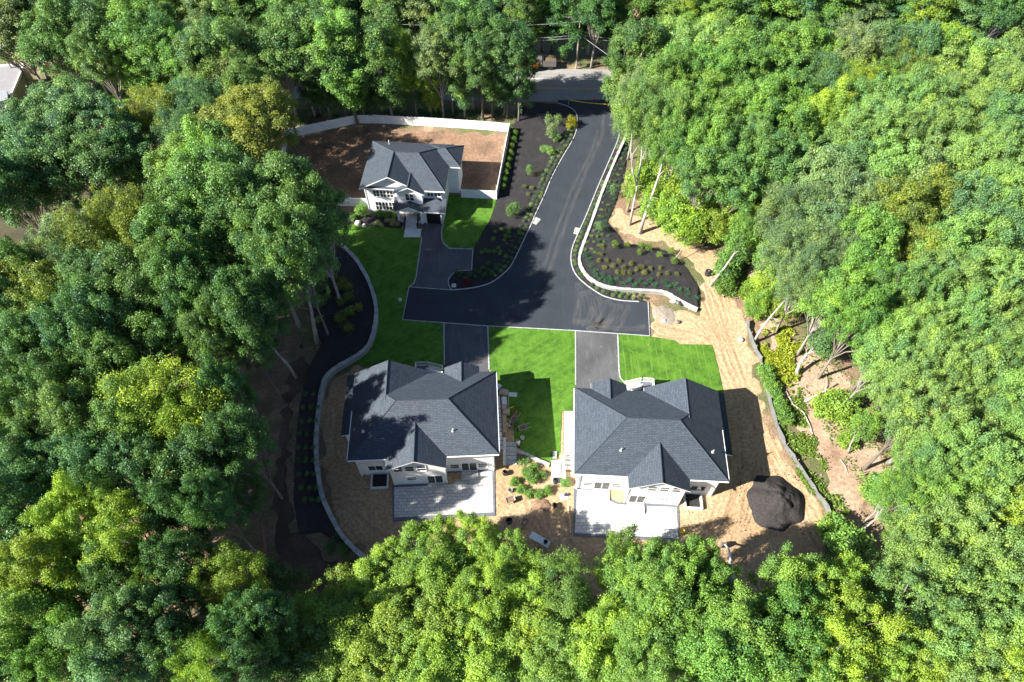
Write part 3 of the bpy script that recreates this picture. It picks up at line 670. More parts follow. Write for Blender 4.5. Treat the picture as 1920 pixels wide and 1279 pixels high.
def ranch_house(label, loc, rz, mirror):
    t = thing('house', label, 'house', (loc[0], loc[1], 0), rz, 'two rear houses with dark hipped roofs'); t.scale = (-1 if mirror else 1, 1, 1)
    b = MB()
    b.box(-8.3, 8.3, -5.1, 5.3, -0.15, 5.97, M['siding'])
    gable_wall(b, 0.85, 3.2, -6.6, -4.5, -0.15, 5.95, 7.75)
    gable_wall(b, -4.6, 1.9, 6.05, 4.8, -0.15, 5.95, 7.0)
    gable_wall(b, 4.4, 4.2, 5.75, 4.6, -0.15, 5.95, 8.3)
    b.box(8.3, 10.4, -0.6, 7.6, -0.15, 2.9, M['siding'])
    for x, y in ((-8.33, -5.13), (8.33, -5.13), (-2.38, -6.63), (4.08, -6.63)): b.box(x - 0.07, x + 0.07, y - 0.07, y + 0.07, -0.15, 5.7, M['trim'])
    b.build('wall', t)
    r = MB(); hip_roof(r, -8.95, 8.95, -5.85, 5.85, 6.0, 9.5, 5.85, 5.85)
    gable_roof(r, 0.85, 3.57, -7.35, -1.6, 6.03, 8.12); gable_roof(r, -4.6, 2.25, 6.65, 3.0, 6.03, 7.33); gable_roof(r, 4.45, 4.65, 6.35, 0.8, 6.03, 8.72)
    ro = r.build('roof', t)
    r2 = MB(); r2.face([(8.3, -0.95, 3.5), (10.8, -0.95, 2.95), (10.8, 7.95, 2.95), (8.3, 7.95, 3.5)], M['shingle'])
    for p, q in (((8.3, -0.95, 3.5), (10.8, -0.95, 2.95)), ((10.8, -0.95, 2.95), (10.8, 7.95, 2.95)), ((10.8, 7.95, 2.95), (8.3, 7.95, 3.5))):
        r2.face([(p[0], p[1], p[2] - 0.18), (q[0], q[1], q[2] - 0.18), q, p], M['trim'])
    r2.face([(8.3, -0.95, 3.32), (8.3, 7.95, 3.32), (10.8, 7.95, 2.77), (10.8, -0.95, 2.77)], M['trim']); r2.build('side_roof', t)
    for x0, x1 in ((-8.95, -2.8), (4.5, 8.95)):
        gt = MB(); gt.box(x0, x1, -5.95, -5.855, 5.86, 5.97, M['trim']); gt.build('gutter', t)
    for x0, x1 in ((8.955, 9.05), (-9.05, -8.955)):
        gt = MB(); gt.box(x0, x1, -5.8, 5.8, 5.86, 5.97, M['trim']); gt.build('gutter', t)
    for x in (-8.2, 8.2):
        gt = MB(); gt.tube([(x, -5.9, 5.85), (x, -5.25, 5.4), (x, -5.25, 0.1)], [0.05] * 3, M['trim'], 6); gt.build('downspout', t)
    for (x, y, h) in ((-3.6, -3.3, 0.5), (7.0, -3.0, 0.45)):
        zr = 6 + (5.85 - abs(y)) * 0.598
        v = MB(); v.tube([(x, y, zr - 0.1), (x, y, zr + h)], [0.07, 0.07], M['whitepaint'], 8); v.lathe([(0.2, -0.02), (0.075, 0.12)], M['steel'], (x, y, zr + 0.02)); v.build('vent_pipe', t)
    window(t, -6.9, -5.1, 1.15, 2.15, 1.05); window(t, -3.4, -5.1, 1.15, 2.15, 1.05)
    window(t, -5.2, -5.1, 0.32, 2.4, 1.8, 2, 1, name='sliding_door'); window(t, -1.0, -6.6, 0.32, 2.4, 1.8, 2, 1, name='sliding_door')
    window(t, 1.8, -6.6, 1.5, 2.3, 1.1)
    for x in (0.35, 1.75, 3.15): window(t, x, -6.6, 4.05, 5.35, 1.0)
    window(t, 6.3, -5.1, 1.5, 2.7, 1.7, 2, 1)
    for x in (-5.5, 1.0, 4.4, 6.8): window(t, x, 5.75 if x > 2 else 5.3, 3.9, 5.2, 1.0, s=1)
    for y in (-3.0, 0.0, 2.6):
        b = MB(); b.box(-8.37, -8.28, y - 0.5, y + 0.5, 3.6, 4.9, M['trim']); o = b.build('window', t); p = MB(); p.box(-8.40, -8.36, y - 0.42, y + 0.42, 3.68, 4.82, M['glass']); p.build('pane', o)
    for cx, y in ((-5.2, -5.1), (-1.0, -6.6)):
        b = MB(); b.box(cx - 1.05, cx + 1.05, y - 1.45, y - 0.01, -0.1, 0.30, M['stepstone']); b.box(cx - 0.95, cx + 0.95, y - 1.75, y - 1.45, -0.1, 0.19, M['stepstone']); b.build('step', t)
    b = MB()
    for x0, x1, y0, y1 in ((4.9, 5.1, -7.1, -5.1), (6.9, 7.1, -7.1, -5.1), (5.1, 6.9, -7.1, -6.9)): b.box(x0, x1, y0, y1, -0.15, 0.55, M['concrete'])
    wwell = b.build('window_well', t); b = MB(); b.box(5.1, 6.9, -6.9, -5.1, -0.1, 0.13, M['rubber']); b.build('well_floor', wwell)
    door(t, -4.6, 6.05, 0.0, 2.5, 3.2, 1, 'garage_door', 'trim'); door(t, -0.4, 5.3, 1.3, 3.5, 1.1)
    b = MB(); b.box(0.3, 2.0, 5.75, 10.3, -0.1, 1.2, M['bluestone'])
    for i in range(5): b.box(0.3 - 0.36 * (i + 1), 0.3 - 0.36 * i, 9.1, 10.3, -0.1, 1.0 - 0.2 * i, M['concrete'])
    b.build('porch', t)
    for p, q, z0, z1 in (((0.35, 10.25, 0), (1.95, 10.25, 0), 1.2, 1.2), ((1.95, 10.25, 0), (1.95, 6.4, 0), 1.2, 1.2), ((-1.6, 10.25, 0), (0.35, 10.25, 0), 0.1, 1.2), ((-1.6, 9.15, 0), (0.35, 9.15, 0), 0.1, 1.2)):
        b = MB(); railing(b, p, q, 0.95, M['vinyl'], z0, z1); b.build('railing', t)
    return t
ranch_house('large dark hip roofed house in full sun beside the black mulch heap', (16.49, 38.28), R_(-3.2), False)
ranch_house('large dark hip roofed house dappled by tree shade inside the curved wall', (-10.75, 40.85), R_(2.6), True)

def front_house():
    o0 = P(694, 399.5)
    t = thing('house', 'two storey white house with gabled front inside the white fence', 'house', (o0[0], o0[1], 0), R_(-3.9))
    b = MB()
    b.box(0, 12.4, 0, 10.1, -0.15, 5.97, M['siding']); b.box(12.4, 14.2, 5.7, 10.1, -0.15, 5.95, M['siding'])
    gable_wall(b, 4.3, 4.3, -0.28, 0.5, 5.75, 6.0, 8.35)
    gable_wall(b, 7.3, 2.0, -0.95, 0.4, 3.0, 5.9, 6.95)
    b.box(9.15, 12.4, -1.7, 0, -0.15, 2.85, M['siding'])
    for x, y in ((0, 0), (12.4, 0)): b.box(x - 0.07, x + 0.07, y - 0.07, y + 0.07, -0.15, 5.7, M['trim'])
    b.build('wall', t)
    r = MB(); hip_roof(r, -0.55, 12.95, -0.6, 10.7, 6.0, 8.68, 4.85, 4.7)
    gable_roof(r, 4.3, 4.87, -0.9, 5.0, 6.04, 8.73); gable_roof(r, 7.3, 2.45, -1.45, 2.0, 5.92, 7.25)
    r.build('roof', t)
    r = MB(); hip_roof(r, 8.5, 14.75, 5.2, 10.66, 5.97, 7.5, 2.7, 2.7); r.build('wing_roof', t)
    r = MB(); S, T = M['shingle'], M['trim']
    r.face([(4.6, -2.15, 2.95), (12.95, -2.15, 2.95), (12.95, 0.02, 3.95), (4.6, 0.02, 3.95)], S)
    r.face([(4.6, 0.02, 3.77), (12.95, 0.02, 3.77), (12.95, -2.15, 2.77), (4.6, -2.15, 2.77)], T)
    r.face([(4.6, -2.15, 2.77), (12.95, -2.15, 2.77), (12.95, -2.15, 2.95), (4.6, -2.15, 2.95)], T)
    for x in (4.6, 12.95): r.face([(x, -2.15, 2.77), (x, 0.02, 3.77), (x, 0.02, 3.95), (x, -2.15, 2.95)], T)
    gable_roof(r, 7.2, 2.35, -2.45, -0.05, 2.98, 4.1, 0.14); r.build('porch_roof', t)
    gb = MB(); gb.face([(5.1, -2.2, 2.95), (9.3, -2.2, 2.95), (7.2, -2.2, 3.92)], M['siding']); gb.build('porch_gable', t)
    for cx in (1.75, 2.85, 3.95):
        window(t, cx, 0, 3.75, 5.05, 0.92, 2, 2); window(t, cx, 0, 0.95, 2.65, 0.92, 2, 2)
    window(t, 7.3, -0.95, 4.2, 5.55, 1.25, 2, 2)
    window(t, 10.45, 0, 4.4, 5.6, 0.95, 2, 2); window(t, 11.6, 0, 4.4, 5.6, 0.95, 2, 2)
    door(t, 7.2, 0, 0.75, 2.85, 1.2, -1)
    for cx in (6.2, 8.2): window(t, cx, 0, 1.0, 2.7, 0.5, 1, 3)
    b = MB(); b.box(9.75, 12.05, -1.74, -1.70, 0, 2.3, M['door'])
    for j in range(1, 4): b.box(9.75, 12.05, -1.765, -1.74, 0.575 * j - 0.02, 0.575 * j + 0.02, M['rubber'])
    b.build('garage_door', t)
    b = MB()
    for x0, x1, z0, z1 in ((9.6, 9.75, -0.1, 2.3), (12.05, 12.2, -0.1, 2.3), (9.6, 12.2, 2.3, 2.48)): b.box(x0, x1, -1.79, -1.7, z0, z1, M['trim'])
    b.build('garage_frame', t)
    b = MB(); b.box(5.05, 9.15, -1.75, 0, -0.1, 0.72, M['concrete']); b.build('porch', t)
    for i in range(4):
        b = MB(); b.box(6.3, 8.3, -1.75 - 0.34 * (i + 1), -1.75 - 0.34 * i, -0.1, 0.56 - 0.15 * i, M['concrete']); b.build('step', t)
    for x in (5.25, 8.98):
        b = MB(); b.box(x - 0.14, x + 0.14, -1.98, -1.72, 0.72 if x < 6 else -0.1, 2.85, M['trim']); b.box(x - 0.19, x + 0.19, -2.02, -1.68, 0.72, 0.95, M['trim']); b.build('column', t)
    for p, q, z0, z1 in (((5.3, -1.7, 0), (6.25, -1.7, 0), 0.72, 0.72), ((8.35, -1.7, 0), (9.0, -1.7, 0), 0.72, 0.72), ((6.25, -1.75, 0), (6.25, -3.1, 0), 0.62, 0.1), ((8.35, -1.75, 0), (8.35, -3.1, 0), 0.62, 0.1)):
        b = MB(); railing(b, p, q, 0.95, M['door'], z0, z1); b.build('railing', t)
    b = MB(); b.tube([(12.32, -0.65, 5.85), (12.32, -0.1, 5.4), (12.32, -0.1, 4.0)], [0.05] * 3, M['bluestone'], 6); b.build('downspout', t)
    b = MB(); b.tube([(12.3, -1.78, 2.75), (12.3, -1.78, 0.1)], [0.05] * 2, M['bluestone'], 6); b.build('downspout', t)
    b = MB(); b.box(9.8, 12.95, -0.72, -0.605, 5.86, 5.98, M['trim']); b.build('gutter', t)
    v = MB(); v.tube([(2.6, 9.2, 6.6), (2.6, 9.2, 7.5)], [0.07, 0.07], M['whitepaint'], 8); v.build('vent_pipe', t)
    for x in (2.5, 6, 9.5): window(t, x, 10.1, 3.7, 5.1, 1.1, s=1)
front_house()
b = MB(); b.prism(PL([(760, 429), (790, 430), (788.5, 446), (757, 445.5)]), -0.1, 0.14, M['slab']); structure(b, 'path')
# ================================================================== FENCES
def panel_fence(name, pts, label, ph=1.83, pw=2.44, z0=0.05):
    t = thing(name, label, 'fence')
    seen = set()
    for a, c in zip(pts, pts[1:]):
        a, c = Vector(a), Vector(c); L = (c - a).length; n = max(1, round(L / pw)); d_ = (c - a) / L; ang = math.atan2(d_.y, d_.x)
        for i in range(n):
            p = a + d_ * (L * i / n); q = a + d_ * (L * (i + 1) / n); m_ = (p + q) / 2; hl = L / n / 2 - 0.06
            b = MB(); b.box(-hl, hl, -0.025, 0.025, z0, z0 + ph - 0.03, M['vinyl'], ang, (m_.x, m_.y, 0))
            for zz2 in (z0 + 0.02, z0 + ph - 0.15): b.box(-hl, hl, -0.05, 0.05, zz2, zz2 + 0.13, M['vinyl'], ang, (m_.x, m_.y, 0))
            b.build('panel', t)
            for e in ((p, q) if i == n - 1 else (p,)):
                key = (round(e.x, 2), round(e.y, 2))
                if key in seen: continue
                seen.add(key)
                b = MB(); b.box(-0.065, 0.065, -0.065, 0.065, -0.2, z0 + ph + 0.05, M['vinyl'], ang, (e.x, e.y, 0))
                b.face([(e.x - 0.09, e.y - 0.09, z0 + ph + 0.05), (e.x + 0.09, e.y - 0.09, z0 + ph + 0.05), (e.x, e.y, z0 + ph + 0.14)], M['vinyl'])
                for s1 in ((-1, -1, 1, -1), (1, -1, 1, 1), (1, 1, -1, 1), (-1, 1, -1, -1)):
                    b.face([(e.x + s1[0] * 0.09, e.y + s1[1] * 0.09, z0 + ph + 0.05), (e.x + s1[2] * 0.09, e.y + s1[3] * 0.09, z0 + ph + 0.05), (e.x, e.y, z0 + ph + 0.14)], M['vinyl'])
                b.build('post', t)
    return t
panel_fence('privacy_fence', PL([(866, 371), (931, 374), (955, 248), (905, 243.5), (820, 238), (705, 231.5), (669, 232), (541, 259), (534, 290)]), 'long white vinyl fence enclosing the bare yard behind the white house')
panel_fence('privacy_fence', PL([(692, 388), (629, 386), (612, 380)]), 'short white vinyl fence joining the white house to the trees on its left')

def silt_fence(pts, label):
    t = thing('silt_fence', label, 'fence')
    p = smoothpath(pts, 3); b = MB()
    for i in range(len(p) - 1):
        h0, h1 = 0.85 + 0.12 * math.sin(i * 1.7), 0.85 + 0.12 * math.sin((i + 1) * 1.7)
        a, c = p[i], p[i + 1]; l0 = 0.25 * math.sin(i * 2.3); l1 = 0.25 * math.sin((i + 1) * 2.3)
        f = [(a[0], a[1], 0), (c[0], c[1], 0), (c[0] + 0.12 + l1 * .4, c[1], h1), (a[0] + 0.12 + l0 * .4, a[1], h0)]
        b.face(f, M['silt']); b.face([(x + 0.02, y, z) for x, y, z in f[::-1]], M['silt'])
    b.build('fabric', t)
    for i in range(0, len(p), 3):
        s_ = MB(); s_.box(-0.03, 0.03, -0.03, 0.03, -0.2, 1.05, M['wood'], 0, (p[i][0] + 0.22, p[i][1], 0)); s_.build('stake', t)
silt_fence(PL([(1398, 604), (1404, 630), (1413, 655), (1423, 676), (1430, 705), (1440, 750), (1454, 800), (1470, 838), (1490, 868), (1512, 903), (1538, 940), (1560, 975)]), 'long grey silt fence from the lit tree trunk to behind the black mulch heap')
# orange-red snow fence at far left
t = thing('snow_fence', 'faded red snow fence in deep shade left of the brown track', 'fence'); b = MB(); pth = PL([(497, 990), (500, 1030), (502, 1065), (500, 1095)])
for i in range(len(pth) - 1):
    a, c = Vector(pth[i]), Vector(pth[i + 1]); n = 18
    for j in range(n):
        p_ = a.lerp(c, j / n); b.box(-0.03, 0.03, -0.012, 0.012, 0, 1.1 + random.uniform(-.1, .05), M['fadedred'], math.atan2((c - a).y, (c - a).x), (p_.x, p_.y, 0))
    for z in (0.25, 0.6, 0.95): b.tube([(a.x, a.y, z), (c.x, c.y, z)], [0.012, 0.012], M['steel'], 4)
b.build('slats', t)

# ================================================================== SIDE PATHS AND STEPS
def slab_row(label_group, rows, sides):
    for i, (cx, cy, wx, wy, rz) in enumerate(rows):
        b = MB(); b.box(-wx / 2, wx / 2, -wy / 2, wy / 2, -0.05, 0.16, M['slab']); o = b.build('stepping_slab', None, loc=(cx, cy, 0), rz=rz)
        tag(o, label_group[0], 'paving slab', label_group[1])
b = MB(); b.prism(PL([(1056, 771), (1079, 771), (1078, 895), (1055, 895)]), -0.05, 0.108, M['soil']); structure(b, 'path_bed')
b = MB(); b.prism(PL([(928, 742), (944, 742), (950, 845), (930, 845)]), -0.05, 0.108, M['soil']); structure(b, 'path_bed')
rows = []
for i in range(10):
    y = 792.5 + 9.5 * i; c = P(1066, y); h = abs(P(1066, y)[1] - P(1066, y + 7.6)[1]); rows.append((c[0], c[1], 1.16, h, R_(-3)))
slab_row(('white slab in the sunny stepping path along the unshaded house', 'sunny stepping slabs'), rows, 0)
rows = [(P(1062, 780)[0], P(1062, 780)[1], 0.62, 1.15, R_(-3)), (P(1072.5, 780)[0], P(1072.5, 780)[1], 0.62, 1.15, R_(-3))]
for r0, lb in zip(rows, ('upright white slab at the lawn end of the sunny stepping path, outer of the pair', 'upright white slab at the lawn end of the sunny stepping path, nearer the house wall')):
    b = MB(); b.box(-r0[2] / 2, r0[2] / 2, -r0[3] / 2, r0[3] / 2, -0.05, 0.16, M['slab']); tag(b.build('stepping_slab', None, loc=(r0[0], r0[1], 0), rz=r0[4]), lb, 'paving slab', 'sunny stepping slabs')
rows = []
for i in range(10):
    y = 763 + 8.6 * i; c = P(933.5 + 0.45 * i, y); h = abs(P(0, y)[1] - P(0, y + 6.8)[1]); rows.append((c[0], c[1], 0.72, h, R_(3)))
slab_row(('pale slab in the shaded stepping path along the dappled house', 'shaded stepping slabs'), rows, 0)
c = P(932.5, 751.5); b = MB(); b.box(-0.34, 0.34, -0.62, 0.62, -0.05, 0.16, M['slab']); tag(b.build('stepping_slab', None, loc=(c[0], c[1], 0), rz=R_(3)), 'longest pale slab at the lawn end of the shaded stepping path', 'paving slab', 'shaded stepping slabs')

def stairs(label, px0, px1, y0, y1, n, cheek):
    a = P(px0, y0); c = P(px1, y1); t = thing('garden_steps', label, 'steps')
    ya, yb = a[1], c[1]
    for i in range(n):
        b = MB(); u0, u1 = ya + (yb - ya) * i / n, ya + (yb - ya) * (i + 1) / n
        b.box(min(a[0], c[0]), max(a[0], c[0]), min(u0, u1) + 0.006, max(u0, u1) - 0.006, -0.1, 0.20 + 0.5 * (n - 1 - i) / n * 0.9, M['stepstone']); b.build('step', t)
    b = MB(); x = cheek; b.box(x - 0.18, x + 0.18, min(ya, yb) - 0.1, max(ya, yb) + 0.6, -0.1, 0.78, M['concrete']); b.build('cheek_wall', t)
stairs('flight of broad stone steps beside the dappled house', 949, 969, 833, 872, 5, P(946, 850)[0])
stairs('pale broad steps beside the sunny house, below the covered slab', 1033, 1053, 866, 908, 4, P(1056, 880)[0])
def timber(label, pts, h):
    b = MB(); b.prism(PL(pts), -0.05, h, M['wood']); tag(b.build('timber_step'), label, 'step')
timber('brown timber step at the foot of the sunny stepping path', [(1056, 886), (1078, 886), (1078, 896), (1056, 896)], 0.2)

# loose building material beside the dappled house
def block(name, px, py, wx, wy, h, rz, m, label, cat, z=0.1):
    b = MB(); b.box(-wx / 2, wx / 2, -wy / 2, wy / 2, z, z + h, M[m])
    e = 0.02
    if h > 0.25: b.box(-wx / 2 - e, wx / 2 + e, -wy / 2 - e, wy / 2 + e, z + h * 0.45, z + h * 0.5, M['wood'])
    c = P(px, py); return tag(b.build(name, None, loc=(c[0], c[1], 0), rz=rz), label, cat)
block('stone_slab', 934.5, 727, 0.55, 0.95, 0.14, R_(-32), 'slab', 'tilted pale slab lying on the lawn against the dappled house wall', 'stone slab')
block('stone_slab', 961.5, 741, 1.15, 0.6, 0.14, R_(-4), 'slab', 'pale slab sticking out onto the lawn from the tan block', 'stone slab')
block('stone_slab', 945.5, 753, 0.65, 1.15, 0.2, R_(4), 'slab', 'pale grey slab between the tan block and the brown stack', 'stone slab')
block('paver_stack', 945, 737, 1.15, 0.75, 0.35, R_(-12), 'tanbox', 'tan block with a dark hole beside two pale slabs', 'paver stack')
block('paver_stack', 945.5, 766, 0.62, 0.6, 0.4, R_(3), 'tanbox', 'pinkish brown stack, nearest the pale grey slab', 'paver stack')
block('paver_stack', 949.5, 775, 0.85, 0.75, 0.5, R_(3), 'tanbox', 'widest brown paver stack on the shaded lawn edge', 'paver stack')
block('plank_pile', 946.5, 796, 0.5, 2.4, 0.3, R_(3), 'wood', 'long tan plank pile along the shaded stepping path', 'planks')
def bar(name, p0, p1, r0, m, label, cat, z=0.14):
    a, c = P(*p0), P(*p1); b = MB(); b.tube([(a[0], a[1], z), (c[0], c[1], z)], [r0, r0], M[m], 6); return tag(b.build(name), label, cat)
bar('metal_rail', (953, 745), (952.5, 767), 0.05, 'steel', 'thin grey rail lying beside the brown stacks', 'rail')
bar('wooden_board', (951, 768), (964, 763), 0.05, 'yellow', 'yellow pole lying on the shaded lawn', 'pole')
block('covered_slab', 1040, 855, 0.52, 1.05, 0.22, R_(-3), 'steel', 'grey sheet covered slab in a brown frame above the pale steps', 'slab')
block('lumber_board', 1285, 955, 0.3, 1.5, 0.06, R_(20), 'wood', 'lone pale board on the sand right of the sunny patio', 'board', 0.06)
bar('lumber_board', (1066, 950), (1069, 1000), 0.13, 'wood', 'pale board edging the sand along the sunny patio', 'board', 0.08)
for i, (px, lb) in enumerate(((603.5, 'thin pole standing beside the curved wall'),)):
    bar('thin_pole', (609, 800), (608, 823), 0.05, 'wood', 'thin pale pole lying in the left yard beside the curved wall', 'pole', 0.1)

# ================================================================== MACHINES, BARROWS, BUCKETS
def wheelbarrow():
    t = thing('wheelbarrow', 'x', 'wheelbarrow', (0, 0, 0), 0, 'wheelbarrows')
    b = MB(); top = [(-0.55, -0.38, 0.68), (0.55, -0.30, 0.72), (0.55, 0.30, 0.72), (-0.55, 0.38, 0.68)]; bot = [(-0.25, -0.22, 0.38), (0.28, -0.18, 0.38), (0.28, 0.18, 0.38), (-0.25, 0.22, 0.38)]
    b.face(bot, M['tub']); b.face([(x, y, z - 0.02) for x, y, z in bot[::-1]], M['tub'])
    for i in range(4):
        j = (i + 1) % 4; b.face([bot[i], bot[j], top[j], top[i]], M['tub']); b.face([(top[i][0] * 1.03, top[i][1] * 1.03, top[i][2]), (top[j][0] * 1.03, top[j][1] * 1.03, top[j][2]), bot[j], bot[i]], M['tub'])
        b.tube([top[i], top[j]], [0.025, 0.025], M['tub'], 5)
    b.face([(-0.42, -0.3, 0.55), (0.42, -0.24, 0.57), (0.42, 0.24, 0.57), (-0.42, 0.3, 0.55)], M['soil'])
    b.build('tray', t)
    b = MB(); b.tube([(0.62, -0.04, 0.2), (0.62, 0.04, 0.2)], [0.2, 0.2], M['rubber'], 14); b.build('wheel', t)
    for s in (-1, 1):
        b = MB(); b.tube([(0.62, s * 0.08, 0.22), (-0.2, s * 0.26, 0.36), (-1.15, s * 0.32, 0.62)], [0.025] * 3, M['wood'], 6); b.build('handle', t)
        b = MB(); b.tube([(-0.2, s * 0.25, 0.38), (-0.38, s * 0.3, 0.02)], [0.02] * 2, M['steel'], 5); b.build('leg', t)
    return t
M['tub'] = plain('dusty grey barrow tub', (0.22, 0.20, 0.19), 0.7, 0.25, 5.0)
proto = wheelbarrow()
BARROWS = [(964, 790, 60, 0.1, 'grey wheelbarrow on the shaded lawn, nearer the brown stacks'), (979.5, 806, 20, 0.1, 'grey wheelbarrow in the middle of the shaded lawn'),
           (957.5, 940.5, 200, 0.05, 'grey wheelbarrow on open sand left of the soil mound'), (983.5, 984, 65, 0.05, 'pale wheelbarrow on the sand below the soil mound'),
           (1008, 1036, 20, 0.05, 'wheelbarrow beside the long white table under the trees')]
for i, (px, py, a, z, lb) in enumerate(BARROWS):
    c = P(px, py); rz = R_(a + 180)
    if i == 0: proto.location = (c[0], c[1], z); proto.rotation_euler = (0, 0, rz); proto['label'] = lb
    else: copy_thing(proto, (c[0], c[1], z), rz, lb)
def bucket(m, s=1.0):
    t = thing('bucket', 'x', 'bucket', (0, 0, 0), 0, 'buckets and plant pots')
    b = MB(); b.lathe([(0.0, 0.02), (0.22 * s, 0.02), (0.3 * s, 0.5 * s), (0.27 * s, 0.5 * s), (0.2 * s, 0.06), (0.0, 0.06)], M[m]); b.build('body', t)
    b = MB(); b.tube([(-0.3 * s, 0, 0.48 * s), (-0.2 * s, 0.15, 0.56 * s), (0, 0.24, 0.58 * s), (0.2 * s, 0.15, 0.56 * s), (0.3 * s, 0, 0.48 * s)], [0.015] * 5, M['steel'], 4); b.build('handle', t)
    return t
for px, py, m, s, lb in ((946.8, 889.5, 'blackplastic', 1.2, 'black bucket just below the broad stone steps'), (955, 980, 'blackplastic', 1.35, 'black tub on sand above the treetops, left of the pale wheelbarrow'),
                         (1041, 904.5, 'blackplastic', 1.25, 'black bucket at the foot of the pale broad steps'), (1039.5, 950, 'blackplastic', 1.1, 'small dark bucket on open sand right of the soil mound'),
                         (979.5, 823, 'whitepaint', 0.85, 'white bucket on the shaded lawn beside the worker'), (966, 775, 'red', 0.75, 'red rimmed bucket on the shaded lawn above the barrows'),
                         (957, 922, 'steel', 1.0, 'grey watering pail left of the clipped round shrubs'), (1279, 998, 'yellow', 0.9, 'yellow drum at the corner of the sunny patio')):
    c = P(px, py); o = bucket(m, s); o.location = (c[0], c[1], 0.05); o['label'] = lb; o.rotation_euler = (0, 0, R_(px * 7 % 360))
c = P(1057, 932); t = thing('tarp_bundle', 'crumpled white tarp with a dark blue cloth on the sand', 'tarp', (c[0], c[1], 0.03))
b = MB(); n = 9
for i in range(n - 1):
    for j in range(n - 1):
        f = lambda i, j: (-0.5 + i / (n - 1), -0.4 + 0.8 * j / (n - 1), 0.04 + 0.3 * _perm[i * 7 % 256, j * 5 % 256] * math.sin(math.pi * i / (n - 1)) * math.sin(math.pi * j / (n - 1)))
        b.face([f(i, j), f(i + 1, j), f(i + 1, j + 1), f(i, j + 1)], M['whitepaint'])
b.build('sheet', t); b = MB(); b.box(0.1, 0.5, -0.15, 0.2, 0.25, 0.4, M['jeans'], 0.5); b.build('blue_cloth', t)
# long white table with a dark tub on it, under the trees
a, c = P(998, 1008), P(1026, 1024); ang = math.atan2(c[1] - a[1], c[0] - a[0]); m_ = ((a[0] + c[0]) / 2, (a[1] + c[1]) / 2)
t = thing('work_table', 'long white work table on the sand at the treetops edge', 'table', (m_[0], m_[1], 0.03), ang)
b = MB(); b.box(-1.25, 1.25, -0.42, 0.42, 0.74, 0.80, M['whitepaint']); b.build('table_top', t)
for x in (-1.1, 1.1):
    for y in (-0.34, 0.34): b = MB(); b.box(x - 0.04, x + 0.04, y - 0.04, y + 0.04, 0, 0.74, M['steel']); b.build('leg', t)
o = bucket('blackplastic', 0.9); o.location = (m_[0] + 0.75 * math.cos(ang), m_[1] + 0.75 * math.sin(ang), 0.83); o['label'] = 'dark tub standing on the long white table'

def excavator():
    c = P(1360, 1082); t = thing('mini_excavator', 'white mini excavator with raised arm half under the lower trees', 'excavator', (c[0], c[1], 0.02), R_(90))
    for s in (-1, 1):
        b = MB(); prof = [(-0.95, 0.12), (-0.75, 0.0), (0.75, 0.0), (0.95, 0.12), (1.0, 0.28), (0.8, 0.45), (-0.8, 0.45), (-1.0, 0.28)]
        y0, y1 = s * 0.55, s * 0.9; 
        b.face([(x, y0, z) for x, z in prof], M['rubber']); b.face([(x, y1, z) for x, z in prof[::-1]], M['rubber'])
        for (xa, za), (xb, zb) in zip(prof, prof[1:] + prof[:1]): b.face([(xa, y0, za), (xb, y0, zb), (xb, y1, zb), (xa, y1, za)], M['rubber'])
        b.build('track', t)
    b = MB(); pts = [(0.7, -0.75), (0.7, 0.75), (-0.3, 0.8)] + [(-0.3 - 0.85 * math.sin(k * math.pi / 10), 0.8 * math.cos(k * math.pi / 10)) for k in range(1, 10)] + [(-0.3, -0.8)]
    b.prism(pts, 0.5, 1.05, M['whitepaint']); b.build('body', t)
    b = MB(); b.box(-0.45, 0.65, -0.1, 0.72, 1.06, 2.25, M['teal']); b.box(-0.5, 0.7, -0.14, 0.76, 2.25, 2.36, M['teal']); cab = b.build('cab', t)
    b = MB()
    for x in (-0.47, 0.67):
        for y in (-0.12, 0.74): b.box(x - 0.04, x + 0.04, y - 0.04, y + 0.04, 1.05, 2.26, M['whitepaint'])
    b.build('cab_frame', cab)
    b = MB(); b.tube([(0.6, -0.35, 0.95), (1.4, -0.3, 2.1), (2.5, -0.25, 2.35)], [0.16, 0.17, 0.12], M['whitepaint'], 4); b.tube([(0.9, -0.34, 0.9), (1.6, -0.3, 1.75)], [0.06, 0.05], M['steel'], 6); b.build('boom', t)
    b = MB(); b.tube([(2.45, -0.25, 2.4), (3.3, -0.22, 1.3)], [0.13, 0.09], M['whitepaint'], 4); b.build('arm', t)
    b = MB(); pr = [(3.2, 1.35), (3.65, 1.2), (3.75, 0.75), (3.45, 0.45), (3.15, 0.6)]
    for (xa, za), (xb, zb) in zip(pr[1:], pr[2:]): b.face([(xa, -0.5, za), (xb, -0.5, zb), (xb, 0.1, zb), (xa, 0.1, za)], M['iron'])
    for y in (-0.5, 0.1): b.face([(x, y, z) for x, z in pr], M['iron'])
    b.face([(3.2, -0.5, 1.35), (3.65, -0.5, 1.2), (3.65, 0.1, 1.2), (3.2, 0.1, 1.35)], M['iron']); b.build('bucket', t)
    b = MB(); b.box(0.98, 1.15, -0.8, 0.8, 0.05, 0.4, M['whitepaint']); b.build('blade', t)
excavator()
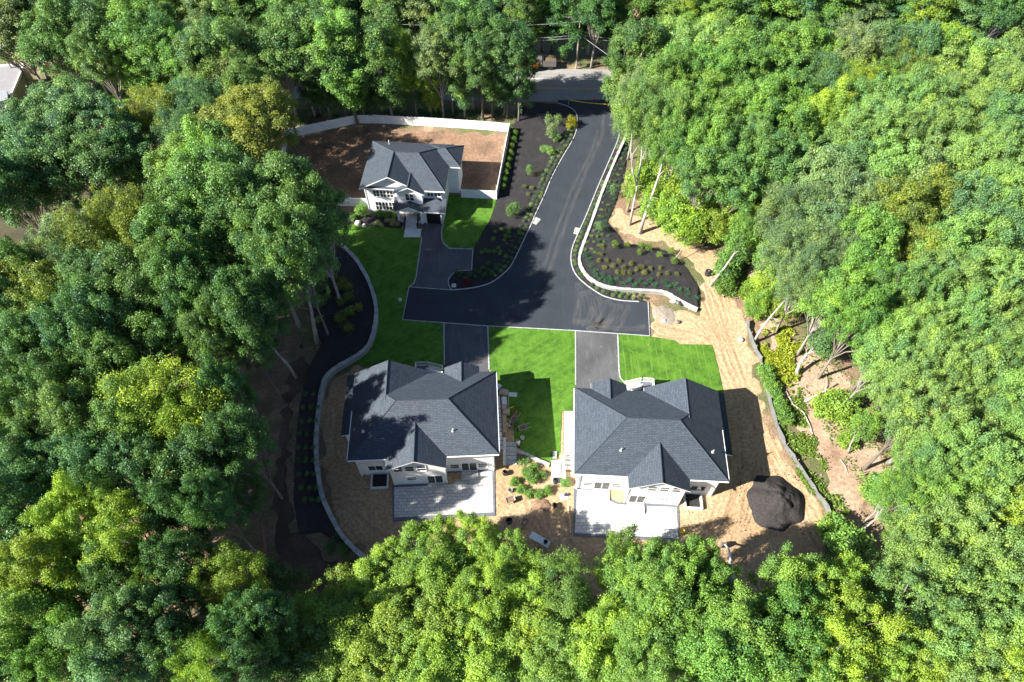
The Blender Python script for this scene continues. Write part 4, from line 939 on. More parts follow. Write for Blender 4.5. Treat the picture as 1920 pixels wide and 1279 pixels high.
def truck(name, px, py, rz, body, label, L=5.2, bed=True):
    c = P(px, py); t = thing(name, label, 'truck', (c[0], c[1], 0.06), rz)
    b = MB(); b.box(-L / 2, L / 2, -0.95, 0.95, 0.5, 0.8, M['rubber']); b.build('chassis', t)
    b = MB(); b.prism([(L / 2 - 1.9, -1), (L / 2, -0.92), (L / 2, 0.92), (L / 2 - 1.9, 1)], 0.8, 1.5, M[body]); b.box(L / 2 - 1.8, L / 2 - 0.5, -0.92, 0.92, 1.5, 2.3, M[body]); cab = b.build('cab', t)
    b = MB(); b.face([(L / 2 - 0.49, -0.8, 1.55), (L / 2 - 0.49, 0.8, 1.55), (L / 2 - 0.49, 0.8, 2.2), (L / 2 - 0.49, -0.8, 2.2)], M['glass']); b.build('windscreen', cab)
    b = MB(); x0, x1 = -L / 2, L / 2 - 2.0
    b.box(x0, x1, -1.05, 1.05, 0.82, 0.95, M[body]); b.box(x0, x1, -1.05, -0.97, 0.95, 2.0, M[body]); b.box(x0, x1, 0.97, 1.05, 0.95, 2.0, M[body]); b.box(x1 - 0.08, x1, -0.97, 0.97, 0.95, 2.1, M[body]); b.box(x0, x0 + 0.08, -0.97, 0.97, 0.95, 1.8, M[body])
    b.face([(x0 + 0.1, -0.96, 1.7), (x1 - 0.1, -0.96, 1.7), (x1 - 0.1, 0.96, 1.8), (x0 + 0.1, 0.96, 1.8)], M['darksoil']); b.build('bed', t)
    for x in (-L / 2 + 1.0, L / 2 - 1.0):
        for y in (-0.95, 0.95): b = MB(); b.tube([(x, y - 0.12, 0.45), (x, y + 0.12, 0.45)], [0.45, 0.45], M['rubber'], 14); b.build('wheel', t)
truck('dump_truck', 984, 131, R_(180), 'orange', 'orange dump truck behind foliage across the street')
truck('parked_truck', 1020, 127, R_(180), 'iron', 'dark grey truck parked across the street beside the orange truck', 4.6)

# black mulch heap, soil mounds
def heap(name, px, py, rx, ry, h, m, label, cat, seed, rz=0):
    c = P(px, py); n = 46; k = 60; vs = []; rs = []
    b = MB(); ring = lambda i, j: None
    def pt(i, j):
        r = i / n; a = 2 * math.pi * (j % k) / k; cr = 1 + 0.09 * math.sin(2 * a + seed) + 0.05 * math.sin(3 * a + 2 * seed) + 0.05 * math.sin(7 * a + seed)
        x, y = rx * r * cr * math.cos(a), ry * r * cr * math.sin(a)
        z = h * (max(0, 1 - r) ** 0.85) * (0.82 + 0.36 * float(vnoise(x + seed * 9, y, 1.1))) + 0.18 * min(1, h) * (float(vnoise(x, y + seed * 5, 0.35)) - 0.5) * (1 - r ** 4) + 0.05 - 0.1 * r ** 6
        return (x, y, z)
    grid = [[pt(i, j) for j in range(k)] for i in range(n + 1)]
    for i in range(n):
        for j in range(k):
            f = [grid[i][j], grid[i + 1][j], grid[i + 1][(j + 1) % k], grid[i][(j + 1) % k]]
            b.face(f if i else f[1:] + [f[0]][:0] + [f[0]], M[m])
    o = b.build(name, None, True, loc=(c[0], c[1], 0.0), rz=rz); return tag(o, label, cat)
heap('mulch_heap', 1454, 942, 3.35, 3.9, 2.1, 'heapmulch', 'large black mulch heap on the sand right of the sunny house', 'mulch heap', 1.3, R_(12))
heap('soil_mound', 1015, 947, 1.25, 0.95, 0.45, 'soil', 'small brown soil mound in the middle of the sand', 'soil mound', 2.1)

# drains, tank, stones, posts
def grate(px, py, rz, label):
    c = P(px, py); t = thing('drain_grate', label, 'drain', (c[0], c[1], 0.09), rz)
    b = MB(); b.box(-0.45, 0.45, -0.7, 0.7, -0.05, 0.01, M['concrete']); b.build('rim', t)
    b = MB()
    for i in range(7): b.box(-0.32, 0.32, -0.52 + i * 0.16, -0.44 + i * 0.16, 0.01, 0.03, M['iron'])
    for x in (-0.34, 0.34): b.box(x - 0.03, x + 0.03, -0.58, 0.58, 0.01, 0.034, M['iron'])
    b.build('grille', t)
grate(1005, 415, R_(-32), 'pale square drain grate at the left kerb of the road'); grate(1082, 434, R_(-15), 'brown drain grate at the right kerb of the road')
def boulder(px, py, s, label, z=0.05, m='rock', name='boulder', cat='boulder', sx=1.0):
    c = P(px, py, z); n = 7; k = 11; b = MB(); sd_ = px * 0.37 + py
    def pt(i, j):
        th = math.pi * i / n; a = 2 * math.pi * (j % k) / k; rr = s * (0.8 + 0.4 * float(vnoise(20 * math.cos(a) * math.sin(th) + sd_, 20 * math.sin(a) * math.sin(th) + 13 * math.cos(th), 11)))
        return (sx * rr * math.sin(th) * math.cos(a), rr * math.sin(th) * math.sin(a), 0.75 * rr * math.cos(th) + 0.45 * s)
    for i in range(n):
        for j in range(k): b.face([pt(i, j), pt(i + 1, j), pt(i + 1, j + 1), pt(i, j + 1)], M[m])
    return tag(b.build(name, None, False, loc=(c[0], c[1], z)), label, cat)
boulder(1388, 638, 0.42, 'lone pale boulder on the sand track beside the silt fence')
boulder(1437, 489, 0.65, 'pale boulder among fallen branches at the wood edge')
boulder(671, 420, 0.5, 'pale boulder in the planting bed left of the white house'); boulder(683, 424, 0.35, 'smaller grey rock beside the pale boulder in the front bed')
boulder(851, 537, 0.38, 'pale rock in the mulch corner beside the turning bay')
boulder(1262, 566, 0.35, 'pale rock on top of the right curved wall', 0.65, sx=1.5); boulder(1271, 569, 0.35, 'dark rock on top of the right curved wall', 0.65, 'iron')
boulder(750, 563, 0.3, 'pale box shaped stone on the left lawn near the road corner', 0.08)
boulder(1245, 602, 0.3, 'small grey rock on the gravel beside the end of the asphalt'); boulder(1271, 605, 0.35, 'dark broken rock on the sand right of the gravel mound', 0.05, 'iron')
c = P(1327, 515); t = thing('plastic_tank', 'black ribbed drum standing on the sand track', 'drum', (c[0], c[1], 0.0))
b = MB(); b.lathe([(0, 0), (0.5, 0), (0.5, 0.2), (0.46, 0.23), (0.5, 0.26), (0.5, 0.5), (0.46, 0.53), (0.5, 0.56), (0.5, 0.8), (0.4, 0.86), (0, 0.86)], M['blackplastic']); b.build('body', t); b = MB(); b.lathe([(0.16, 0.86), (0.16, 0.95), (0, 0.95)], M['iron']); b.build('lid', t)
c = P(1114, 188); t = thing('traffic_cone', 'small red cone at the mouth of the access road', 'cone', (c[0], c[1], 0.06)); b = MB(); b.box(-0.2, 0.2, -0.2, 0.2, 0, 0.04, M['red']); b.build('base', t); b = MB(); b.lathe([(0.15, 0.04), (0.03, 0.72), (0, 0.72)], M['red']); b.build('body', t)
c0, c1 = P(1066, 197), P(1163, 206)
t = thing('barrier_tape', 'yellow tape strung across the mouth of the access road', 'tape'); b = MB()
pts = [(c0[0] + (c1[0] - c0[0]) * i / 10, c0[1] + (c1[1] - c0[1]) * i / 10, 1.05 - 0.25 * math.sin(math.pi * i / 10)) for i in range(11)]
for p, q in zip(pts, pts[1:]): b.face([(p[0], p[1], p[2]), (q[0], q[1], q[2]), (q[0], q[1] + 0.03, q[2] + 0.12), (p[0], p[1] + 0.03, p[2] + 0.12)], M['yellow'])
b.build('tape', t)
for p in (pts[0], pts[-1]): b = MB(); b.tube([(p[0], p[1], 0), (p[0], p[1], 1.3)], [0.04, 0.04], M['wood'], 6); b.build('post', t)

# utility poles and lines
def utility_pole(px, py, h, label, lean=(0, 0), arms=True):
    c = P(px, py); t = thing('utility_pole', label, 'utility pole', (c[0], c[1], 0))
    b = MB(); b.tube([(0, 0, -0.2), (lean[0], lean[1], h)], [0.17, 0.11], M['polewood'], 10); b.build('pole', t)
    if arms:
        for z, L in ((h - 0.6, 1.1),): b = MB(); b.box(-0.06, 0.06, -L, L, z - 0.07, z + 0.07, M['polewood'], 0, (lean[0], lean[1], 0)); arm = b.build('crossarm', t)
        for y in (-0.95, 0.0, 0.95): b = MB(); b.lathe([(0.06, 0), (0.08, 0.08), (0.04, 0.2), (0, 0.2)], M['whitepaint'], (lean[0], lean[1] + y, h - 0.53), 8); b.build('insulator', arm)
        b = MB(); b.lathe([(0.0, 0), (0.24, 0), (0.24, 0.75), (0.0, 0.85)], M['steel'], (lean[0] * 0.65 + 0.35, 0.0, h * 0.62)); b.build('transformer', t)
    return c
pc = utility_pole(1080, 130, 11.0, 'tall grey utility pole on the far side of the street')
utility_pole(1163, 100, 9.0, 'leaning utility pole half hidden behind the treetops across the street', (0.5, 0), False)
t = thing('power_line', 'thin overhead wires along the street past the utility pole', 'wires'); 
for z, yo, x1 in ((10.4, -0.9, 1), (10.4, 0.9, 1), (7.2, 0.0, 1), (6.6, 0.1, 1)):
    b = MB(); 
    for s in (-1, 1):
        b.tube([(pc[0] + s * 45 * i / 8, pc[1] + yo - tilt * s * 45 * i / 8, z - 1.2 * 4 * (i / 8) * (1 - i / 8)) for i in range(9)], [0.025] * 9, M['cable'], 4, False)
    b.build('wire', t)
b = MB(); b.tube([(pc[0], pc[1], 7.4), (pc[0] + 6, pc[1] - 7, 6.7), (pc[0] + 13, pc[1] - 16, 6.2)], [0.03] * 3, M['cable'], 4, False); b.build('wire', t)

# corner building at far left with a flat roof
za = 4.0
A_, B_, C_, D_ = P(46, 122, za), P(-60, 128, za), P(-90, 260, za), P(8, 212, za)
t = thing('flat_roof_building', 'flat grey roofed building with white parapet and olive wall', 'building')
b = MB(); b.prism([A_, B_, C_, D_], -0.1, za - 0.02, M['olivewall']); b.build('wall', t)
b = MB(); b.prism([A_, B_, C_, D_], za - 0.02, za + 0.05, M['flatroof']); b.build('roof', t)
b = MB(); b.ribbon([D_, A_, B_], 0.3, za - 0.1, za + 0.28, M['trim']); b.build('parapet', t)
c = P(6, 190, za); b = MB(); b.box(-1.2, 1.2, -1.6, 1.6, za, za + 1.0, M['glass'], 0.5, (c[0], c[1], 0)); b.box(-1.25, 1.25, -1.65, 1.65, za + 1.0, za + 1.08, M['steel'], 0.5, (c[0], c[1], 0)); b.build('skylight', t)
utility_pole(45, 163, 7.5, 'thin dark pole beside the flat grey roof', (0, 0), False)

# pergola frame in the shaded glade
c = P(56, 490); t = thing('pergola', 'thin timber frame standing in the shaded glade', 'frame', (c[0], c[1], 0), R_(8)); b = MB()
for x in (-1.2, 1.2):
    for y in (-1, 1): b.box(x - 0.06, x + 0.06, y - 0.06, y + 0.06, 0, 2.2, M['wood'])
b.build('posts', t); b = MB()
for i in range(6): b.box(-1.4, 1.4, -1.05 + i * 0.42, -0.97 + i * 0.42, 2.2, 2.3, M['wood'])
b.build('slats', t)

# fallen wood at the right
def log(pts, r0, label, m='deadwood', name='fallen_log'):
    w3 = [(*P(a, b2, 0.0), z) for a, b2, z in pts]; b = MB(); n = len(w3); b.tube(w3, [r0 * (1 - 0.55 * i / max(1, n - 1)) for i in range(n)], M[m], 7); return tag(b.build(name, None, True), label, 'log')
M['deadwood'] = plain('bleached dead wood', (0.42, 0.37, 0.31), 0.9, 0.2, 4.0)
M['gravel'] = plain('grey gravel', (0.24, 0.205, 0.165), 0.95, 0.3, 6.0)
heap('gravel_mound', 1246, 592, 1.8, 2.0, 0.22, 'gravel', 'flat grey gravel mound beside the end of the asphalt', 'gravel mound', 3.2)
log([(1508, 754, 0.2), (1540, 738, 0.25), (1570, 721, 0.2)], 0.16, 'straight bleached log lying below the yellow ground cover')
log([(1546, 745, 0.1), (1547, 722, 0.5), (1548, 702, 0.3)], 0.08, 'thin upright dead stem crossing the straight log')
log([(1473, 735, 0.2), (1485, 760, 0.3), (1505, 775, 0.3), (1518, 800, 0.2), (1525, 822, 0.1)], 0.13, 'crooked dead branch beside the low green hedge')
log([(1400, 476, 0.3), (1412, 482, 0.5), (1425, 486, 0.2)], 0.2, 'stubby fallen trunk left of the edge boulder'); log([(1402, 470, 0.5), (1415, 476, 0.6), (1430, 480, 0.2), (1428, 462, 0.8)], 0.08, 'forked fallen branch above the stubby trunk'); log([(1406, 502, 0.1), (1413, 492, 0.3), (1424, 485, 0.3)], 0.07, 'dark curved fallen branch below the stubby trunk')
log([(1575, 863, 0.15), (1584, 876, 0.2), (1589, 889, 0.1)], 0.07, 'dark thin branch lying on the bare slope at right')

# workers ----------------------------------------------------------
def skin_body(name, nodes, edges, mat, par, sub=1):
    me = bpy.data.meshes.new(name); me.from_pydata([n[:3] for n in nodes], edges, []); me.update(); me.materials.append(mat)
    o = bpy.data.objects.new(name, me); COL.objects.link(o); o.parent = par
    sk = o.modifiers.new('skin', 'SKIN'); sk.use_smooth_shade = True
    for i, n in enumerate(nodes): me.skin_vertices[0].data[i].radius = (n[3], n[3]); me.skin_vertices[0].data[i].use_root = (i == 0)
    ss = o.modifiers.new('smooth', 'SUBSURF'); ss.levels = sub; ss.render_levels = sub; return o
def worker(px, py, rz, label, shirt, bend):
    c = P(px, py); t = thing('person', label, 'person', (c[0], c[1], 0.1), rz)
    cb, sb = math.cos(bend), math.sin(bend); hip = 0.92
    U = lambda h, y=0.0, f=0.0: (h * sb + f * cb, y, hip + h * cb - f * sb)     # along the bent trunk
    sh = 0.48; hand = []
    nodes = [(0, 0, hip, 0.15), (*U(0.2), 0.14), (*U(0.4), 0.16), (*U(sh), 0.11), (*U(0.58), 0.055), (*U(0.68, 0, 0.03), 0.095), (*U(0.78, 0, 0.03), 0.085)]
    edges = [(i, i + 1) for i in range(6)]
    for s in (-1, 1):
        k = len(nodes); S = Vector(U(0.44, s * 0.2)); E = S + Vector((0.14, s * 0.05, -0.25)); W = E + Vector((0.16, -s * 0.04, -0.2))
        nodes += [(*S, 0.06), (*E, 0.045), (*W, 0.033), (*(W + Vector((0.05, 0, -0.07))), 0.035)]
        edges += [(3, k), (k, k + 1), (k + 1, k + 2), (k + 2, k + 3)]
        for q, (dy, ln) in enumerate(((-0.03, 0.07), (-0.01, 0.085), (0.01, 0.08), (0.03, 0.06))):
            nodes += [(W.x + 0.08, W.y + dy, W.z - 0.1 - 0.2 * ln, 0.009), (W.x + 0.09, W.y + dy, W.z - 0.1 - ln, 0.008)]; edges += [(k + 3, len(nodes) - 2), (len(nodes) - 2, len(nodes) - 1)]
        nodes += [(W.x + 0.06, W.y - s * 0.06, W.z - 0.08, 0.01)]; edges += [(k + 3, len(nodes) - 1)]
        k = len(nodes); nodes += [(0, s * 0.11, hip - 0.08, 0.095), (0.06 + 0.04 * s, s * 0.13, 0.48, 0.065), (-0.02 + 0.08 * s, s * 0.14, 0.09, 0.045), (0.1 + 0.08 * s, s * 0.15, 0.04, 0.04)]
        edges += [(0, k), (k, k + 1), (k + 1, k + 2), (k + 2, k + 3)]
    skin_body('body', nodes, edges, M['skin'], t)
    n2 = [(*U(0.06), 0.17), (*U(0.22), 0.16), (*U(0.4), 0.18), (*U(0.5), 0.1)]; e2 = [(0, 1), (1, 2), (2, 3)]
    for s in (-1, 1):
        k = len(n2); S = Vector(U(0.44, s * 0.2)); n2 += [(*S, 0.085), (*(S + Vector((0.07, s * 0.03, -0.13))), 0.07)]; e2 += [(2, k), (k, k + 1)]
    skin_body('shirt', n2, e2, M[shirt], t)
    n3 = [(0, 0, hip + 0.03, 0.165)]; e3 = []
    for s in (-1, 1):
        k = len(n3); n3 += [(0, s * 0.11, hip - 0.1, 0.12), (0.06 + 0.04 * s, s * 0.13, 0.48, 0.085), (-0.02 + 0.08 * s, s * 0.14, 0.11, 0.07)]; e3 += [(0, k), (k, k + 1), (k + 1, k + 2)]
    skin_body('trousers', n3, e3, M['jeans'], t)
    skin_body('hair', [(*U(0.74, 0, -0.0), 0.092), (*U(0.8, 0, 0.01), 0.08)], [(0, 1)], M['hair'], t)
    f = U(0.7, 0, 0.12)
    b = MB()
    for y in (-0.035, 0.035): b.lathe([(0.0, -0.012), (0.014, 0), (0, 0.012)], M['hair'], (f[0] + 0.005, y, f[2]), 6)
    b.build('eyes', t)
    return t
worker(972.5, 841, R_(100), 'bending worker in a white shirt on the lawn beside the stone steps', 'shirt', R_(70))
worker(956, 805, R_(170), 'worker in grey bending beside the long plank pile', 'greyshirt', R_(60))
# ================================================================== TREES AND PLANTS
def leaf_mesh(name, P0, N0, L, Wd, tint, fold=0.18):
    n = len(P0)
    r = rng.normal(size=(n, 3)); T = r - (r * N0).sum(1, keepdims=True) * N0; T /= np.linalg.norm(T, axis=1, keepdims=True) + 1e-9
    B = np.cross(N0, T); l = (L * rng.uniform(0.7, 1.25, n))[:, None]; w_ = (Wd * rng.uniform(0.7, 1.25, n))[:, None]
    v = np.stack([P0 - T * l / 2, P0 + B * w_ / 2 - N0 * l * fold + T * l * 0.06, P0 + T * l / 2, P0 - B * w_ / 2 - N0 * l * fold + T * l * 0.06], 1).reshape(-1, 3)
    q = np.arange(4 * n).reshape(n, 4); me = mesh_np(name, v, q, M['leaf'])
    a = me.attributes.new('tint', 'FLOAT', 'FACE'); a.data.foreach_set('value', np.clip(tint, 0, 1).astype(np.float32)); return me
def unit(v): return v / (np.linalg.norm(v, axis=-1, keepdims=True) + 1e-9)
def clump_centers(n, R, hz, zc, zmin, lump, seed, inner=0.25):
    """spread clump centres over a lumpy crown: even over its outside, some inside"""
    rg = np.random.default_rng(seed); a0, a1, a2 = rg.uniform(0, 6.28, 3); cand = unit(rg.normal(size=(n * 14, 3))); cand = cand[cand[:, 2] > zmin]
    ch = [0]; dmin = np.linalg.norm(cand - cand[0], axis=1)
    for _ in range(min(n, len(cand)) - 1):
        k = int(np.argmax(dmin)); ch.append(k); dmin = np.minimum(dmin, np.linalg.norm(cand - cand[k], axis=1))
    d = cand[ch]; th = np.arctan2(d[:, 1], d[:, 0])
    f = 1 + lump * (0.55 * np.sin(2 * th + a0) + 0.45 * np.sin(3 * th + a1) + 0.4 * np.sin(5 * th + a2 + 3 * d[:, 2])) + rg.normal(0, lump * 0.55, len(d))
    rad = f * np.where(rg.random(len(d)) < inner, rg.uniform(0.45, 0.8, len(d)), rg.uniform(0.88, 1.04, len(d)))
    return np.stack([d[:, 0] * R * rad, d[:, 1] * R * rad, zc + d[:, 2] * hz * rad], 1), rg
def crown(name, seed, R, hz, zc, n_cl, cl_r, n_leaf, L, Wd, zmin=-0.35, lump=0.16, up=0.45, droop=0.0, spread=0.45, yellow=0.25, flat=0.8):
    C_, rg = clump_centers(n_cl, R, hz, zc, zmin, lump, seed)
    cr = cl_r * np.clip(rg.lognormal(-0.05, 0.38, len(C_)), 0.45, 1.9); wgt = cr ** 2 / (cr ** 2).sum(); k = rg.choice(len(C_), n_leaf, p=wgt)
    d = unit(rg.normal(size=(n_leaf, 3)) + np.array([0, 0, 0.4])); rr = cr[k] * np.clip(rg.normal(0.82, 0.22, n_leaf), 0.08, 1.5)
    st = rg.uniform(0.7, 1.35, (len(C_), 2)); sk = np.concatenate([st, rg.uniform(0.55, 1.0, (len(C_), 1)) * flat / 0.8], 1)
    p = C_[k] + d * rr[:, None] * sk[k]
    sub = rg.normal(0, 0.16, (len(C_) * 9, 3)); p = p + sub[k * 9 + rg.integers(0, 9, n_leaf)]
    if droop: p[:, 2] -= droop * (rr / cr[k]) ** 2 * rg.random(n_leaf) * cr[k]
    nrm = unit(d * 0.6 + np.array([0, 0, up]) + rg.normal(size=(n_leaf, 3)) * spread)
    ct = np.clip(rg.normal(0.44, 0.22, len(C_)), 0, 1); tint = ct[k] + rg.normal(0, 0.10, n_leaf) + (rg.random(n_leaf) < 0.05) * yellow
    return leaf_mesh(name, p, nrm, L, Wd, tint), C_
def trunk_mesh(name, seed, C_, H0, r0, limbs, bend=0.5, top=None):
    rg = np.random.default_rng(seed); b = MB(); z1 = top or H0 * 0.72
    sp = [Vector((bend * math.sin(1.7 * t + seed) * t, bend * math.cos(1.3 * t + seed) * t, -0.3 + (z1 + 0.3) * t)) for t in np.linspace(0, 1, 7)]
    b.tube(sp, [r0 * 1.25] + [r0 * (1 - 0.75 * i / 6) for i in range(1, 7)], M['bark'], 8)
    ks = rg.choice(len(C_), min(limbs, len(C_)), replace=False)
    for k in ks:
        e = Vector(C_[k]); t = min(0.95, max(0.35, (e.z - 0.35 * H0) / z1 * rg.uniform(0.65, 0.95))); i = t * 6; i0 = int(i); s = sp[i0].lerp(sp[min(6, i0 + 1)], i - i0)
        m1 = s.lerp(e, 0.45) + Vector((rg.normal(0, .25), rg.normal(0, .25), rg.uniform(0.0, 0.9))); ra = r0 * (1 - 0.75 * t) * 0.62
        b.tube([s, m1, s.lerp(e, 0.8) + Vector((rg.normal(0, .2), rg.normal(0, .2), 0.25)), e], [ra, ra * 0.7, ra * 0.42, ra * 0.15], M['bark'], 5, False)
        e2 = m1 + (e - s) * 0.35 + Vector((rg.normal(0, 1.0), rg.normal(0, 1.0), rg.uniform(0, 0.8))); b.tube([m1, e2], [ra * 0.45, ra * 0.1], M['bark'], 4, False)
    o = b.build(name, None, True); me = o.data; bpy.data.objects.remove(o); return me
KIND = {}
def add_kind(key, R, H, hz, zc, specs, r0, limbs, **kw):
    V = []
    for i in range(specs['n']):
        me, C_ = crown('crown', 100 * len(KIND) + 7 * i + 3, R, hz, zc, specs['cl'], specs['clr'], specs['leaves'], specs['L'], specs['W'], **kw)
        V.append((me, trunk_mesh('trunk', 50 * len(KIND) + i, C_, H, r0, limbs)))
    KIND[key] = dict(R=R, H=H, zc=zc, V=V)
add_kind('A', 6.0, 20.0, 5.0, 13.5, dict(n=5, cl=140, clr=0.78, leaves=52000, L=0.235, W=0.155), 0.36, 26, lump=0.17, zmin=-0.3)
add_kind('B', 4.2, 18.0, 4.6, 12.5, dict(n=5, cl=90, clr=0.7, leaves=30000, L=0.23, W=0.15), 0.27, 18, lump=0.16, zmin=-0.4)
add_kind('F', 4.5, 17.0, 4.4, 12.0, dict(n=4, cl=120, clr=0.7, leaves=30000, L=0.2, W=0.11), 0.22, 22, lump=0.2, zmin=-0.5, droop=0.5, spread=0.6)
add_kind('T', 3.8, 21.0, 8.2, 12.0, dict(n=4, cl=130, clr=0.72, leaves=34000, L=0.24, W=0.155), 0.26, 24, lump=0.18, zmin=-0.85)
add_kind('U', 2.4, 6.5, 2.3, 3.9, dict(n=4, cl=60, clr=0.5, leaves=8000, L=0.22, W=0.14), 0.09, 14, lump=0.22, zmin=-0.6, spread=0.5)
add_kind('P', 3.2, 19.0, 8.5, 10.0, dict(n=1, cl=150, clr=0.75, leaves=16000, L=0.3, W=0.08), 0.24, 24, lump=0.1, zmin=-0.9, up=0.1, spread=0.8)
add_kind('D', 4.2, 19.0, 5.0, 13.0, dict(n=1, cl=60, clr=0.5, leaves=1100, L=0.3, W=0.2), 0.27, 44, lump=0.2, zmin=-0.2)
TONE = {'d': ((0.068, 0.150, 0.046), 'dark green'), 'm': ((0.108, 0.208, 0.058), 'mid green'), 'b': ((0.142, 0.268, 0.055), 'bright green'), 'y': ((0.205, 0.320, 0.045), 'yellow-green'),
        'o': ((0.195, 0.245, 0.045), 'golden olive'), 'p': ((0.170, 0.250, 0.105), 'pale grey-green'), 't': ((0.105, 0.212, 0.085), 'blue-green'), 'l': ((0.172, 0.288, 0.082), 'light green')}
BARKS = [(0.26, 0.23, 0.19), (0.33, 0.30, 0.26), (0.40, 0.38, 0.34), (0.20, 0.17, 0.14)]
WHITE = (0.40, 0.37, 0.33)
